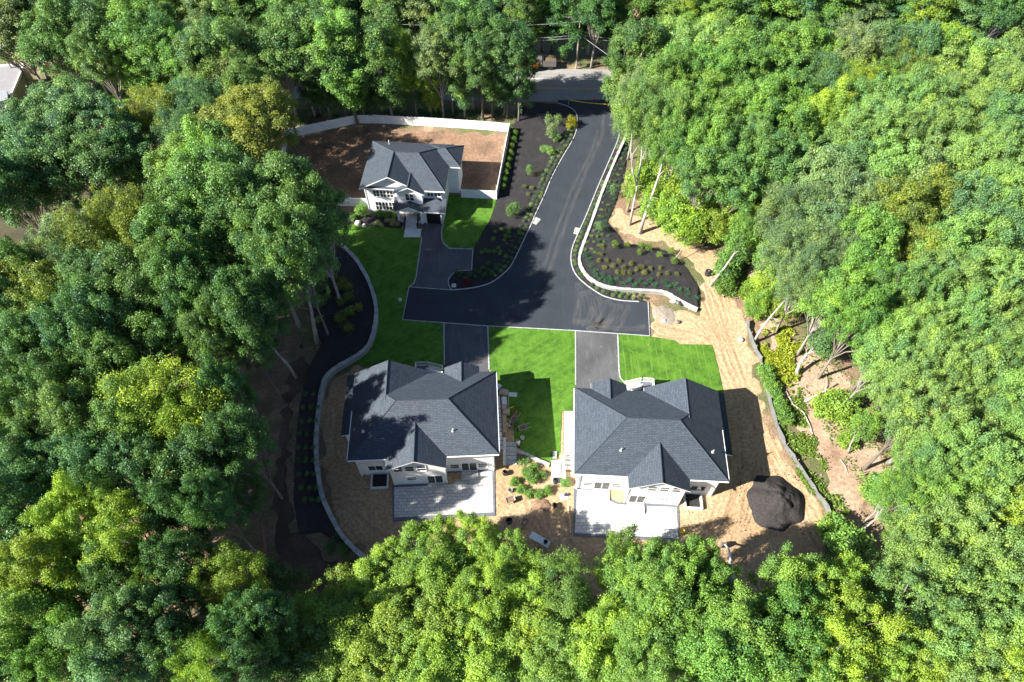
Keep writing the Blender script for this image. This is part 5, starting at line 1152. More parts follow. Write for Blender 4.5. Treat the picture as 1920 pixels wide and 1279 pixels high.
# crown centre in the survey image, crown radius there, kind, tone, (height)
TREES = '''
20 60 52 B p;12 22 46 B m;-15 50 46 B d;30 5 40 B b;105 45 40 P d;98 92 42 B m;178 60 45 B m;255 42 62 A b;185 112 36 B m;345 60 55 F p;420 38 42 B m;268 98 38 B m;330 100 38 B b;385 115 44 B m;445 110 55 F p;
133 136 27 U y;335 146 36 U y;300 60 38 B m;60 12 40 B d;150 10 42 B d;215 8 38 B m;300 8 40 B b;375 6 40 F p;450 5 44 B m;225 75 36 B d;400 78 38 F t;
105 232 74 A t;178 250 70 A t;60 310 75 A t;160 320 72 A d;240 300 45 B d;2 280 45 B m;258 250 28 F o;15 360 50 B d;300 215 45 F o;370 205 48 F t;345 265 46 F t;472 235 76 A o;405 290 55 B b;340 325 52 B b;395 345 50 B b;
530 392 98 A m 27;425 380 90 A m 26;350 400 52 B m;592 425 58 B m 24;500 470 70 A m;415 470 80 A m;340 480 70 A m;560 480 45 B m;
215 455 60 F o;150 470 58 F p;260 440 48 F o;120 500 40 F p;25 520 48 B t;60 520 35 B m;15 600 50 B t;100 575 66 A o;30 560 42 B o;
205 545 62 A t;285 555 68 A m;370 560 60 A m;180 625 62 A t;262 640 70 A m;340 640 62 A m;440 585 42 B d;470 640 45 B d;405 650 45 B m;
120 655 55 A m;60 660 55 A t;20 700 52 B t;100 735 58 A m;40 780 56 A m;180 715 55 A m;225 690 45 B m;310 760 74 F y 22;370 790 50 F y;250 800 52 B m;170 800 60 A m;
95 830 60 A m;25 870 62 A t;150 880 58 A t;235 880 62 A t;60 930 58 A t;430 740 42 B d;455 830 50 B d;390 870 55 B d;320 900 55 B d;450 930 45 U d 9;400 950 42 B d;330 960 40 B d;
150 985 58 A y;240 1000 62 A y;40 1010 55 B t;85 1075 62 A y;165 1090 50 B y;430 1085 60 F y;290 1090 40 F y;220 1080 45 B d;340 1050 45 B d;
50 1180 72 A b;130 1230 62 A b;235 1190 66 A t;230 1260 55 B t;320 1150 50 B d;330 1220 48 B d;395 1245 50 F y;20 1260 60 B b;300 1272 34 U y 10;455 1170 42 B d;470 1240 44 B d;520 1110 40 U d 9;500 1160 42 B d;
560 1262 85 A b;640 1130 58 B y;625 1200 80 A y;720 1115 72 A y;800 1060 80 A y;700 1240 75 A y;810 1170 85 A y;900 1130 72 A y;890 1010 45 B y;800 1265 72 A y;895 1240 80 A y;955 1050 48 B y;985 1120 55 B y;
1050 1110 68 F b;1000 1195 60 B y;1050 1240 68 A b;1140 1215 70 A y;1163 1025 26 U b 11;1150 1075 34 U b 11;1105 1265 50 B b;
1235 1090 66 A b;1300 1080 60 A b;1290 1160 78 A b;1378 1185 66 A b;1240 1235 72 A b;1340 1235 78 A b;1420 1240 60 B b;1190 1150 55 B b;
1490 1110 68 A b;1560 1100 48 B y;1475 1190 66 A b;1580 1180 66 A y;1535 1250 62 A y;1630 1240 50 B y;1455 1265 48 B b;
1720 1075 62 A l;1700 1150 66 A l;1790 1120 68 A l;1870 1075 66 A l;1760 1205 66 A l;1850 1180 66 A l;1700 1240 52 B y;1800 1265 58 A l;1895 1250 60 A y;1740 1000 52 B l;1815 1030 62 A l;1895 985 50 B y;1700 1015 40 F b 12;
1678 930 38 F b 12;1700 925 48 F b;1760 945 52 B b;1830 945 52 B l;1745 870 58 A l;1820 870 58 A l;1895 890 55 B l;1708 860 28 F b 12;1720 780 66 A l;1800 780 62 A l;1880 790 58 A l;1700 710 62 A l;1775 700 58 A l;1850 700 60 A l;1905 700 42 B l;
1672 638 50 B b;1658 668 46 B l;1720 635 55 A l;1795 625 55 A l;1870 625 55 A l;1610 600 55 A b;1560 560 50 B b;1620 530 58 A b;1560 490 48 F p;1510 520 48 F p;1490 470 48 F p;1540 425 50 F p;1480 400 44 F p;
1690 560 55 A l;1760 545 58 A l;1835 540 58 A l;1900 545 48 B l;1700 480 55 F o;1770 470 52 B l;1840 465 52 B l;1900 455 45 B t;1680 405 58 A o;1605 385 60 A p;1620 450 48 B b;1745 385 52 B o;1810 395 45 B t;1875 380 52 A l;1720 330 50 B p;1790 320 50 A l;1860 310 52 A l;1910 320 40 B l;
1540 340 48 B p;1600 315 48 B t;1660 320 46 B l;1690 275 48 A l;1630 255 50 A l;1750 255 50 A l;1815 245 50 A l;1880 240 50 A t;1580 280 38 B l;1660 210 50 A l;1730 200 48 A l;1800 190 48 A l;1870 180 48 A l;1590 135 42 F y;1640 150 40 F y;1595 180 34 F y;1690 145 38 F o;1760 140 42 B l;1825 130 42 B l;1890 125 42 B l;1550 225 38 B y;1555 175 38 F t;1525 150 40 F t;
1480 100 50 B b;1530 90 44 B b;1590 70 48 A p;1650 80 48 A t;1710 85 46 A t;1770 75 48 B y;1840 70 48 B b;1895 65 42 B t;1500 40 46 B b;1560 30 44 B b;1620 25 44 B p;1685 30 42 B t;1750 22 44 B y;1820 20 44 B t;1890 10 40 B d;
1170 130 44 T m 20;1215 110 48 B l;1270 95 50 B l;1330 85 50 A l;1390 80 48 B b;1430 45 44 B b;1190 180 44 F p 18;1245 160 52 A b;1310 150 54 A b;1375 145 52 A b;1435 150 48 B b;1225 220 40 B d 17;1285 215 54 A b;1350 215 54 A b;1420 215 52 A b;1480 190 42 B b;1480 250 44 B b;1330 280 50 A b;1400 285 50 A m;1270 275 44 A b;1450 310 46 B m;1520 240 34 B y;1380 340 44 B m;1320 325 42 B m;1235 265 36 F l 15;
1215 330 26 U y 9;1195 350 22 U y 8;1260 350 30 U y 9;1300 365 34 U y 9;1340 385 34 U y 9;1255 400 28 U y 8;1290 415 32 U y 8;1330 425 30 U y 7;1225 385 22 U y 7;1390 400 34 U y 9;1420 430 36 U b 9;1460 420 36 U b 9;1390 455 26 U b 9;1440 480 28 U b 8;1480 520 32 U b 9;1440 530 22 U y 6;1425 570 20 U y 5;1465 575 22 U y 5;
1350 515 0 U b;
556 75 62 B m 21;620 55 52 B m 21;515 40 42 B m;690 30 44 B m;520 115 50 B m;560 140 46 B d;590 110 48 B d;512 190 44 B m;465 165 44 B m;580 185 36 T d 16;610 205 26 U d 9;
715 60 36 T y 17;745 75 34 F y;770 105 34 F y 14;800 140 30 F y 13;805 185 24 U y 9;815 212 17 U y 6;745 130 32 F m 14;700 165 26 U m 9;730 185 28 U m 9;770 175 24 U d 9;690 190 20 U d 7;
880 95 46 T m 22;865 150 36 T m 20;920 130 42 T m 21;840 100 38 T m 21;900 60 40 B m;950 70 42 B t;855 40 40 B m;930 25 38 B p;780 20 42 D p 20;820 60 36 B p;740 20 38 B m;985 45 38 B p;1010 90 34 B t;1040 60 36 B m;1065 20 38 B d;1110 60 34 T d 16;1140 40 36 B d;1180 60 36 B d;1190 20 38 B b;1250 35 40 B m;1230 65 30 B d;1300 30 40 B b;1355 25 40 B b;1290 60 32 B y;1120 15 36 B d;1020 15 36 B m;980 12 34 B m;870 8 36 B t;640 8 40 B m;580 20 44 B m;680 85 36 B d;660 60 40 B d;650 110 32 T d 15;945 195 26 T m 14;
1405 25 38 B t;1460 12 38 B b;720 10 34 B p;620 5 40 B m;
'''
def parse(s):
    for ln in s.replace('\n', '').split(';'):
        f = ln.split()
        if len(f) >= 5 and float(f[2]) > 0: yield int(f[0]), int(f[1]), float(f[2]), f[3], f[4], (float(f[5]) if len(f) > 5 else None)
HDEF = {'A': 20, 'B': 18.5, 'F': 17, 'T': 21, 'U': 6.5, 'P': 19, 'D': 19}
ZONES = [(0, 0, 320, 160, 'in the far left corner wood'), (320, 0, 520, 190, 'in the wood left of the street gap'), (520, 0, 700, 230, 'behind the bend of the white fence'), (700, 110, 850, 240, 'just behind the white fence'),
         (700, 0, 850, 110, 'far behind the white fence'), (850, 85, 1000, 240, 'left of the access road mouth'), (850, 0, 1230, 130, 'across the street'), (1230, 0, 1480, 110, 'in the wood beyond the street end'), (1480, 0, 1920, 120, 'in the far right corner wood'),
         (0, 160, 330, 400, 'around the left glade'), (330, 160, 480, 370, 'left of the fenced bare yard'), (480, 150, 660, 300, 'left of the fenced bare yard'), (330, 340, 660, 520, 'left of the front lawn'),
         (0, 400, 330, 600, 'below the left glade'), (330, 500, 500, 700, 'left of the black mulch curve'), (0, 600, 330, 780, 'in the left wood'), (330, 700, 560, 1010, 'beside the brown track at left'), (0, 780, 330, 960, 'in the lower left wood'),
         (0, 960, 340, 1280, 'in the bottom left corner'), (340, 1000, 550, 1280, 'below the snow fence at left'), (550, 1000, 760, 1280, 'below the end of the curved wall'), (760, 960, 1000, 1280, 'below the dappled patio'), (1000, 1000, 1200, 1280, 'below the sand between the patios'),
         (1200, 1000, 1430, 1280, 'below the sunny patio'), (1430, 1060, 1660, 1280, 'below the black mulch heap'), (1640, 960, 1920, 1280, 'in the bottom right corner'), (1600, 800, 1920, 960, 'right of the bare slope'), (1520, 600, 1920, 800, 'right of the yellow ground cover'),
         (1180, 315, 1480, 640, 'at the sandy wood edge by the mulch bank'), (1480, 400, 1640, 640, 'behind the sandy wood edge'), (1640, 360, 1920, 600, 'in the right hand wood'), (1480, 120, 1660, 400, 'in the middle of the right wood'), (1660, 120, 1920, 360, 'in the upper right wood'),
         (1140, 90, 1330, 330, 'right beside the access road'), (1330, 90, 1480, 400, 'behind the roadside trees')]
def zone(px, py):
    for x0, y0, x1, y1, s in ZONES:
        if x0 <= px < x1 and y0 <= py < y1: return s
    return min(ZONES, key=lambda z: (px - (z[0] + z[2]) / 2) ** 2 + (py - (z[1] + z[3]) / 2) ** 2)[4]
ORD = ['', 'leftmost', 'second from left', 'third from left', 'fourth from left', 'fifth from left', 'sixth from left', 'seventh from left', 'eighth from left', 'ninth from left', 'tenth from left']
NAMES = {'A': 'broadleaf_tree', 'B': 'broadleaf_tree', 'F': 'feathery_tree', 'T': 'tall_tree', 'U': 'sapling', 'P': 'pine_tree', 'D': 'bare_tree'}
NOUN = {'A': 'broadleaf', 'B': 'broadleaf', 'F': 'feathery tree', 'T': 'tall tree', 'U': 'sapling', 'P': 'pine', 'D': 'half bare tree'}
CLEAR = [road_poly, BED_E, UYARD, BED_F, PL([(620, 448), (757, 425), (840, 360), (931, 374), (887, 467), (766, 540), (755, 600), (700, 690)])]; DROPPED = []
placed = []; byl = {}
for (px, py, rp, kd, tn, hh) in parse(TREES):
    K = KIND[kd]; Hd = hh or HDEF[kd]
    if hh is None and px < 600 and 330 < py < 1010 and kd in 'ABF': Hd = (24.5 if px > 150 else 22) if py < 630 else 21.5
    if hh is None and 540 < px < 1225 and py > 980: Hd = (12.0 if px < 1075 else 14.0) if kd == 'A' else 11.0
    Hd *= random.uniform(0.95, 1.05); zc = K['zc'] / K['H'] * Hd
    rm = rp * depth(px, py, zc) / FPX; x, y = P(px, py, zc)
    if 480 < px < 985 and 93 < y < 106.2 and py < 215: ny = 106.2 + random.uniform(0, 1.2); x *= (ny * 0.5736 + 58) / (y * 0.5736 + 58); y = ny
    if 1140 < px < 1250 and py < 260: x = max(x, 20.3 + (96 - y) * 0.02)
    if any(inside(q, np.array([x]), np.array([y]))[0] for q in CLEAR): DROPPED.append((px, py, kd)); continue
    bnd = 0.011 * max(0.0, -x - 48.0) ** 2 - tilt * x; y -= bnd
    if 108.5 < y < 122.5:                     # nothing grows on the street: stand it on the near or far verge
        ny = 106.5 + random.uniform(-1, 1) if (y < 113 and not 1000 < px < 1160) else 125.5 + random.uniform(-1.5, 3)
        x *= (ny * 0.5736 + 58) / (y * 0.5736 + 58); y = ny
        if ny > 120: kd = 'T'; K = KIND['T']; Hd = 17; zc = 10; rm = min(rm, 4.2)
    y += bnd
    edge_ = any(x0 < px < x1 and y0 < py < y1 for x0, y0, x1, y1 in ((540, 970, 1640, 1135), (1400, 470, 1760, 1070), (395, 330, 680, 1130), (480, 60, 1000, 250), (1140, 90, 1300, 300)))
    s = rm * (0.93 if edge_ else 1.08) / K['R']; sz = Hd / K['H']
    size = 'broad' if rm > 5 else 'full' if rm > 4.0 else 'medium' if rm > 3.0 else 'slim' if rm > 2 else 'small'
    rec = dict(px=px, py=py, kd=kd, tn=tn, x=x, y=y, s=s, sz=sz, size=size, zone=zone(px, py)); placed.append(rec)
    byl.setdefault((size, tn, NOUN[kd], rec['zone']), []).append(rec)
def verge(X, Y, kd, tn, Hd, size, zn, s=1.0):
    Y += 0.011 * max(0.0, -X - 48.0) ** 2
    K = KIND[kd]; rec = dict(px=960 + FPX * X / (Y * 0.5736 + 58), py=0, kd=kd, tn=tn, x=X, y=Y, s=s, sz=Hd / K['H'], size=size, zone=zn); placed.append(rec); byl.setdefault((size, tn, NOUN[kd], zn), []).append(rec)
for i, X in enumerate(range(-76, -18, 6)):
    if -42 < X < -30: continue
    verge(X + random.uniform(-1.5, 1.5), 105.2 + random.uniform(-1.2, 0.8) + 0.02 * -X * 0, 'T', 'mdbmtm'[i % 6], random.uniform(19, 23), 'full', 'on the near verge of the street')
for i, X in enumerate(list(range(-72, 6, 8)) + list(range(20, 120, 8))):
    verge(X + random.uniform(-2, 2), 126.5 + random.uniform(-0.5, 3) - 0.02 * X, 'T', 'dmtdbm'[i % 6], random.uniform(18, 22), 'full', 'on the far verge of the street')
for X, Y, tn in ((1.3, 105.6, 'd'), (-3.6, 106.6, 'm')): verge(X, Y, 'T', tn, 19, 'slim', 'at the street corner of the mulch bed', 0.75)
for (size, tn, noun, zn), L_ in byl.items():
    L_.sort(key=lambda q: q['px'])
    for i, q in enumerate(L_):
        lab = f"{size} {TONE[tn][1]} {noun} {zn}"
        if len(L_) > 1: lab += ', ' + (ORD[i + 1] if i < len(L_) - 1 else 'rightmost')
        q['label'] = lab
for i, q in enumerate(placed):
    K = KIND[q['kd']]; cm, tm = K['V'][random.randrange(len(K['V']))]
    t = thing(NAMES[q['kd']], q['label'], 'tree', (q['x'], q['y'], 0), random.uniform(0, 6.283), 'trees of the wood around the houses'); t.scale = (q['s'], q['s'], q['sz'])
    c = bpy.data.objects.new('crown', cm); COL.objects.link(c); c.parent = t
    f = random.uniform(0.85, 1.18); g2 = random.uniform(0.9, 1.12); c.color = (TONE[q['tn']][0][0] * f * g2, TONE[q['tn']][0][1] * f, TONE[q['tn']][0][2] * f, 1)
    k = bpy.data.objects.new('trunk', tm); COL.objects.link(k); k.parent = t
    edge = 1140 < q['px'] < 1300 and 90 < q['py'] < 280
    bk = WHITE if edge else random.choice(BARKS); k.color = (*bk, 1)
# bare lit trunks standing at the sandy edge, each with its own thin crown above
EDGE = [(1186, 420, 1196, 190, 34, 'F', 'l', 23, 'twin stemmed white trunk'), (1205, 441, 1256, 215, 34, 'F', 'l', 22, 'thick white trunk'), (1175, 395, 1172, 180, 26, 'F', 'p', 20, 'thin white trunk'),
        (1262, 488, 1290, 440, 13, 'U', 'y', 6, 'thin leaning stem'), (1337, 537, 1400, 420, 22, 'F', 'b', 11, 'slim bleached trunk'), (1418, 640, 1510, 520, 34, 'F', 'p', 16, 'slim white trunk'), (1395, 598, 1412, 578, 12, 'U', 'b', 3.2, 'short pale trunk'),
        (1492, 703, 1545, 640, 22, 'U', 't', 8, 'stout pale trunk'), (1586, 846, 1625, 795, 20, 'U', 'b', 8, 'thin stem'), (1665, 870, 1720, 760, 44, 'A', 'l', 17, 'thick white trunk'), (602, 640, 545, 490, 64, 'A', 'm', 27, 'thick grey trunk'), (548, 712, 470, 585, 58, 'A', 'd', 25, 'grey trunk'), (400, 742, 385, 640, 36, 'B', 'm', 16, 'forked grey trunk'), (478, 945, 330, 800, 40, 'F', 'y', 19, 'long leaning grey trunk')]
PLACE = ['at the head of the mulch bank', 'just below the twin stem', 'left of the twin stem', 'rising from the mulch bank edge', 'beside the black drum', 'at the short silt fence', 'at the top of the short silt fence', 'below the yellow ground cover', 'on the bare slope', 'at the right of the bare slope',
         'rising from the black mulch curve', 'below the black mulch curve', 'in the left wood gap', 'beside the brown track']
for e, pl in zip(EDGE, PLACE):
    bx, by, cx, cy, rp, kd, tn, Hd, nm = e; K = KIND[kd]; zc = K['zc'] / K['H'] * Hd; x0, y0 = P(bx, by); x1, y1 = P(cx, cy, zc)
    off = Vector((x1 - x0, y1 - y0)); off *= min(1.0, 7.0 / max(0.01, off.length))
    t = thing(NAMES[kd], f"{NOUN[kd]} on a {nm} {pl}", 'tree', (x0, y0, 0), 0, 'trees of the wood around the houses')
    rm = rp * depth(cx, cy, zc) / FPX; cm = K['V'][random.randrange(len(K['V']))][0]
    c = bpy.data.objects.new('crown', cm); COL.objects.link(c); c.parent = t; s = rm * 1.12 / K['R']; c.scale = (s, s, Hd / K['H']); c.location = (off.x, off.y, 0); c.rotation_euler = (0, 0, random.uniform(0, 6))
    c.color = (*TONE[tn][0], 1)
    r0 = 0.07 if kd == 'U' and Hd < 7 else 0.3 if ('thick' in nm or 'stout' in nm) else 0.2 if kd != 'U' else 0.13
    b = MB(); top = Vector((off.x, off.y, zc + 0.5)); n = 6
    pts = [Vector((off.x * u ** 1.6 + 0.5 * math.sin(4 * u + bx), off.y * u ** 1.6 + 0.4 * math.sin(3.3 * u + by), -0.2 + (zc + 0.7) * u)) for u in np.linspace(0, 1, n)]
    b.tube(pts, [r0 * 1.2] + [r0 * (1 - 0.7 * i / (n - 1)) for i in range(1, n)], M['bark'], 9)
    for j in range(5):
        u = 0.7 + 0.06 * j; p0 = pts[min(n - 1, int(u * (n - 1)))]; an = j * 2.4 + bx; e2 = p0 + Vector((math.cos(an) * rm * 0.55, math.sin(an) * rm * 0.55, 1.2 + 0.25 * zc * (1 - u)))
        b.tube([p0, p0.lerp(e2, 0.5) + Vector((0, 0, 0.3)), e2], [r0 * 0.4, r0 * 0.27, r0 * 0.08], M['bark'], 5, False)
    for j in range(4):
        u = 0.25 + 0.1 * j; p0 = pts[min(n - 1, int(u * (n - 1)) )]; an = j * 2.1 + by
        if Hd > 12: b.tube([p0, p0 + Vector((math.cos(an) * 0.6, math.sin(an) * 0.6, 0.5)), p0 + Vector((math.cos(an) * 1.5, math.sin(an) * 1.5, 0.9))], [r0 * 0.22, r0 * 0.15, r0 * 0.05], M['bark'], 5, False)
    if 'twin' in nm or 'forked' in nm:
        p0 = pts[2]; b.tube([p0, p0 + Vector((-0.9, 0.3, 2.2)), p0 + Vector((-1.7, 0.8, 5.5)), p0 + Vector((-2.0, 1.2, 9))], [r0 * 0.7, r0 * 0.6, r0 * 0.45, r0 * 0.2], M['bark'], 7)
    o = b.build('trunk', t, True); o.color = (*((0.44, 0.42, 0.38) if bx < 700 else WHITE), 1)

# ------------------------------------------------------------------ shrubs and small plants
def small_crown(name, seed, R, hz, zc, n_cl, clr, n, L, Wd, **kw): return crown(name, seed, R, hz, zc, n_cl, clr, n, L, Wd, **kw)[0]
def stem_mesh(h, r, n=4):
    b = MB()
    for i in range(n): a = i * 6.283 / n; b.tube([(0.03 * math.cos(a), 0.03 * math.sin(a), -0.05), (r * math.cos(a), r * math.sin(a), h)], [0.015, 0.006], M['bark'], 4, False)
    o = b.build('stem', None); me = o.data; bpy.data.objects.remove(o); return me
SH = {'round': ([small_crown('foliage', 900 + i, 0.5, 0.42, 0.40, 22, 0.17, 620, 0.15, 0.10, zmin=-0.3, lump=0.1) for i in range(3)], stem_mesh(0.4, 0.2), 0.5),
      'tuft': ([small_crown('foliage', 930 + i, 0.42, 0.25, 0.22, 14, 0.16, 260, 0.20, 0.07, zmin=-0.2, lump=0.3, spread=0.9) for i in range(3)], stem_mesh(0.25, 0.2), 0.42),
      'bush': ([small_crown('foliage', 960 + i, 1.0, 0.9, 0.95, 40, 0.3, 2200, 0.2, 0.13, zmin=-0.5, lump=0.15) for i in range(3)], stem_mesh(0.8, 0.5), 1.0),
      'cone': ([small_crown('foliage', 990 + i, 0.42, 1.0, 1.05, 60, 0.16, 1500, 0.13, 0.06, zmin=-0.95, lump=0.08, spread=0.5) for i in range(2)], stem_mesh(1.5, 0.05, 2), 0.42),
      'young': ([small_crown('foliage', 1010 + i, 0.75, 1.1, 1.9, 26, 0.28, 700, 0.19, 0.12, zmin=-0.8, lump=0.3, spread=0.7) for i in range(2)], stem_mesh(1.8, 0.12, 3), 0.75)}
def plant(name, kind, x, y, z, r, tone, label, cat, group=None, hs=1.0):
    ms, st, R0 = SH[kind]; s = r / R0
    t = thing(name, label, cat, (x, y, z), random.uniform(0, 6.28), group); t.scale = (s, s, s * hs)
    c = bpy.data.objects.new('foliage', random.choice(ms)); COL.objects.link(c); c.parent = t; f = random.uniform(0.82, 1.2); c.color = (tone[0] * f, tone[1] * f, tone[2] * f, 1)
    if kind in ('bush', 'young', 'cone'): k = bpy.data.objects.new('stem', st); COL.objects.link(k); k.parent = t; k.color = (0.2, 0.16, 0.12, 1)
    return t
G_ = lambda k: TONE[k][0]
SAGE = (0.085, 0.13, 0.075); TAN = (0.15, 0.16, 0.055); TEALP = (0.045, 0.14, 0.07)
def rowpts(path, off, step, jit, s0=0.0, s1=1e9):
    acc = 0; out = []; nxt = s0
    for a, b2 in zip(path, path[1:]):
        a, b2 = Vector(a), Vector(b2); L = (b2 - a).length
        if L < 1e-6: continue
        d_ = (b2 - a) / L; n_ = Vector((-d_.y, d_.x))
        while nxt <= acc + L and nxt <= s1:
            p = a + d_ * (nxt - acc) + n_ * off; out.append((p.x + random.uniform(-jit, jit), p.y + random.uniform(-jit, jit))); nxt += step * random.uniform(0.85, 1.15)
        acc += L
    return out
# groundcover shrubs along the two road kerbs (left kerb: the bed lies on its left, seen along the path from the street)
for off, col_ in ((-0.55, SAGE), (-1.35, SAGE)):
    for x, y in rowpts(ROAD_LEFT, off, 1.1, 0.12, 6.0, 48): plant('low_shrub', 'round', x, y, 0.16, random.uniform(0.2, 0.28), random.choice((SAGE, G_('p'), SAGE)), 'low grey-green shrub in the double row along the left road kerb', 'shrub', 'low shrubs along the left road kerb', 0.8)
for off in (0.55, 1.2):
    for x, y in rowpts(ROAD_RIGHT[::-1], off, 1.0, 0.1, 4.5, 75):
        if edge_dist(WALL_R, np.array([x]), np.array([y]), False)[0] < 0.45: continue
        plant('low_shrub', 'round', x, y, 0.15, random.uniform(0.19, 0.26), random.choice((SAGE, G_('p'), G_('m'))), 'low shrub in the strip between the right road kerb and the pale wall', 'shrub', 'low shrubs below the right wall', 0.8)
# hedge of small cones along the fence
for i in range(9):
    x, y = P(966 - 2.95 * i + (i % 2) * .6, 256 + 12.6 * i); plant('arborvitae', 'cone', x, y, 0.1, 0.33, (0.11, 0.2, 0.03), 'narrow yellow-green evergreen in the row outside the white fence', 'evergreen', 'evergreens outside the white fence', 0.8)
def spots(s, kind, name, r, tone, label, cat, group=None, zf=None, hs=1.0):
    L_ = [tuple(map(float, q.split(','))) for q in s.split()]
    for q in L_:
        z = 0.12; x, y = P(q[0], q[1], z)
        if zf is not None: z = float(zf(np.array([x]), np.array([y]))[0]) + 0.03; x, y = P(q[0], q[1], z)
        plant(name, kind, x, y, z, r * random.uniform(0.85, 1.15), tone, label, cat, group, hs)
# mulch bank at the right: bed height follows the bank
spots('1088,412 1096,418', 'tuft', 'perennial', 0.3, G_('m'), 'small perennial by the right drain', 'plant', 'perennials by the drain') if False else None
spots('1152,465 1175,464 1201,464 1216,470 1199,477 1236,483 1262,494 1258,476', 'young', 'young_bush', 0.4, (0.14, 0.23, 0.03), 'yellow-green young bush along the upper side of the mulch bank', 'bush', 'young bushes on the mulch bank', bedf_h, 0.7)
spots('1127,463 1127,478 1122,490 1138,490 1161,491 1182,496 1149,501 1169,502 1192,507 1133,503 1202,502 1158,512 1168,513 1179,513 1157,511 1209,512 1220,505 1238,504 1235,516 1250,514 1269,515 1208,513', 'round', 'clipped_shrub', 0.27, TAN, 'round tan and green shrub on the flat of the mulch bank', 'shrub', 'tan shrubs on the mulch bank', bedf_h)
spots('1105,487 1098,481 1108,499 1115,510 1118,518 1131,519 1143,521 1144,528 1158,525 1146,532 1168,533 1180,527 1191,536 1200,527 1219,527 1209,535 1228,536 1245,530 1253,539 1266,535 1274,546 1289,544 1289,555 1304,560 1125,525 1135,527', 'tuft', 'perennial', 0.27, TEALP, 'small blue-green tuft in the rows above the pale curved wall', 'plant', 'blue-green tufts above the curved wall', bedf_h)
L_ = []
for off in (-0.7, -1.5, -2.3, -3.1):
    for x, y in rowpts(WALL_R, -off, 1.5, 0.25, 3.0, 33):
        L_.append((x, y))
for x, y in L_:
    z = float(bedf_h(np.array([x]), np.array([y]))[0])
    if z < 0.1 or not inside(BED_F, np.array([x]), np.array([y]))[0]: continue
    plant('perennial', 'tuft', x, y, z + 0.03, random.uniform(0.15, 0.23), random.choice((TEALP, G_('m'), G_('p'))), 'small green tuft planted on the upper length of the mulch bank', 'plant', 'tufts on the upper mulch bank')
spots('1122,436 1148,368', 'young', 'young_bush', 0.5, G_('t'), 'blue-green bush on the upper mulch bank', 'bush', 'blue-green bushes on the mulch bank', bedf_h, 1.0)
# left mulch bed
spots('1030,263 1036,256 1044,238 1028,236', 'young', 'young_tree', 0.6, G_('p'), 'slender grey-green young bush in the upper left mulch bed', 'bush', 'slender bushes in the mulch bed', None, 1.1)
spots('1042,263 1027,285 1033,289 1019,284', 'bush', 'garden_bush', 0.55, G_('l'), 'pale green bush in the upper middle of the left mulch bed', 'bush', 'pale bushes in the mulch bed')
spots('993,330 956,408 965,402', 'young', 'young_tree', 0.6, G_('m'), 'loose green young shrub in the middle of the left mulch bed', 'bush', 'loose young shrubs in the mulch bed', None, 1.0)
spots('1003,326 1011,326 983,352 997,354 991,366', 'round', 'clipped_shrub', 0.27, TAN, 'tan tufted shrub in the middle of the left mulch bed', 'shrub', 'tan shrubs in the left mulch bed')
spots('961,401 970,402 974,438 954,438 948,444 940,431 955,431 929,436 925,450 945,452 934,466 938,473 927,474 917,473 903,475 912,472 956,445 937,478', 'round', 'clipped_shrub', 0.25, G_('l'), 'small light green shrub in the lower left mulch bed', 'shrub', 'light shrubs in the lower mulch bed')
spots('856,512 866,512 862,519 872,525 880,517 890,520 899,512 908,517 915,508 922,515 930,500 915,497 905,505 893,508', 'round', 'clipped_shrub', 0.28, G_('d'), 'dark shrub in the shaded mulch corner beside the turning bay', 'shrub', 'dark shrubs in the mulch corner')
spots('873,531 876,534', 'round', 'red_shrub', 0.4, (0.16, 0.02, 0.03), 'dark red shrub in the shaded mulch corner', 'shrub', 'red shrubs in the mulch corner')
spots('1071,237', 'bush', 'garden_bush', 0.9, (0.24, 0.24, 0.02), 'golden bush at the top of the left mulch bed by the kerb', 'bush', None)
# front bed of the white house
spots('679,402', 'bush', 'garden_bush', 0.8, G_('b'), 'large round green bush at the left corner of the white house', 'bush', None); spots('663,411', 'bush', 'garden_bush', 0.45, G_('b'), 'smaller green bush left of the large round bush', 'bush', None)
spots('742,406', 'bush', 'garden_bush', 0.5, G_('y'), 'yellow-green bush beside the porch column', 'bush', None)
spots('715,404 722,404 728,404 735,404 708,403', 'round', 'low_shrub', 0.45, G_('m'), 'dark low shrub under the front wall of the white house', 'shrub', 'shrubs under the front wall')
spots('727,415 737,415 737,421 708,420 715,424 745,422', 'round', 'flowering_plant', 0.32, (0.42, 0.42, 0.22), 'cream flowering clump in the front bed of the white house', 'plant', 'cream flowers in the front bed')
# clipped shrubs on the sand between the rear houses
for px, py, r, lb in ((964, 901, 0.47, 'clipped round green shrub at the left end of the curved row'), (976.5, 915, 0.47, 'clipped round green shrub, second in the curved row'), (992, 924, 0.47, 'clipped round green shrub in the middle of the curved row'), (1010, 925, 0.47, 'clipped round green shrub, fourth in the curved row'), (1027, 918, 0.47, 'clipped round green shrub at the right end of the curved row'),
                      (988, 884, 0.6, 'large loose green shrub behind the curved row'), (998, 896, 0.65, 'largest green shrub, nearest above the middle of the curved row'), (1002, 873, 0.45, 'small green shrub at the low kerb wall'), (1060, 903, 0.5, 'round green shrub at the corner of the sunny house'), (1018, 887, 0.4, 'small dark shrub in the shade of the low kerb wall')):
    x, y = P(px, py, 0.8); plant('round_shrub', 'bush', x, y, 0.02, r, G_('b'), lb, 'shrub', 'shrubs on the sand between the houses')
spots('978,868 985,864', 'round', 'low_shrub', 0.4, G_('m'), 'small shrub between the stone steps and the low kerb wall', 'shrub', 'shrubs by the stone steps')
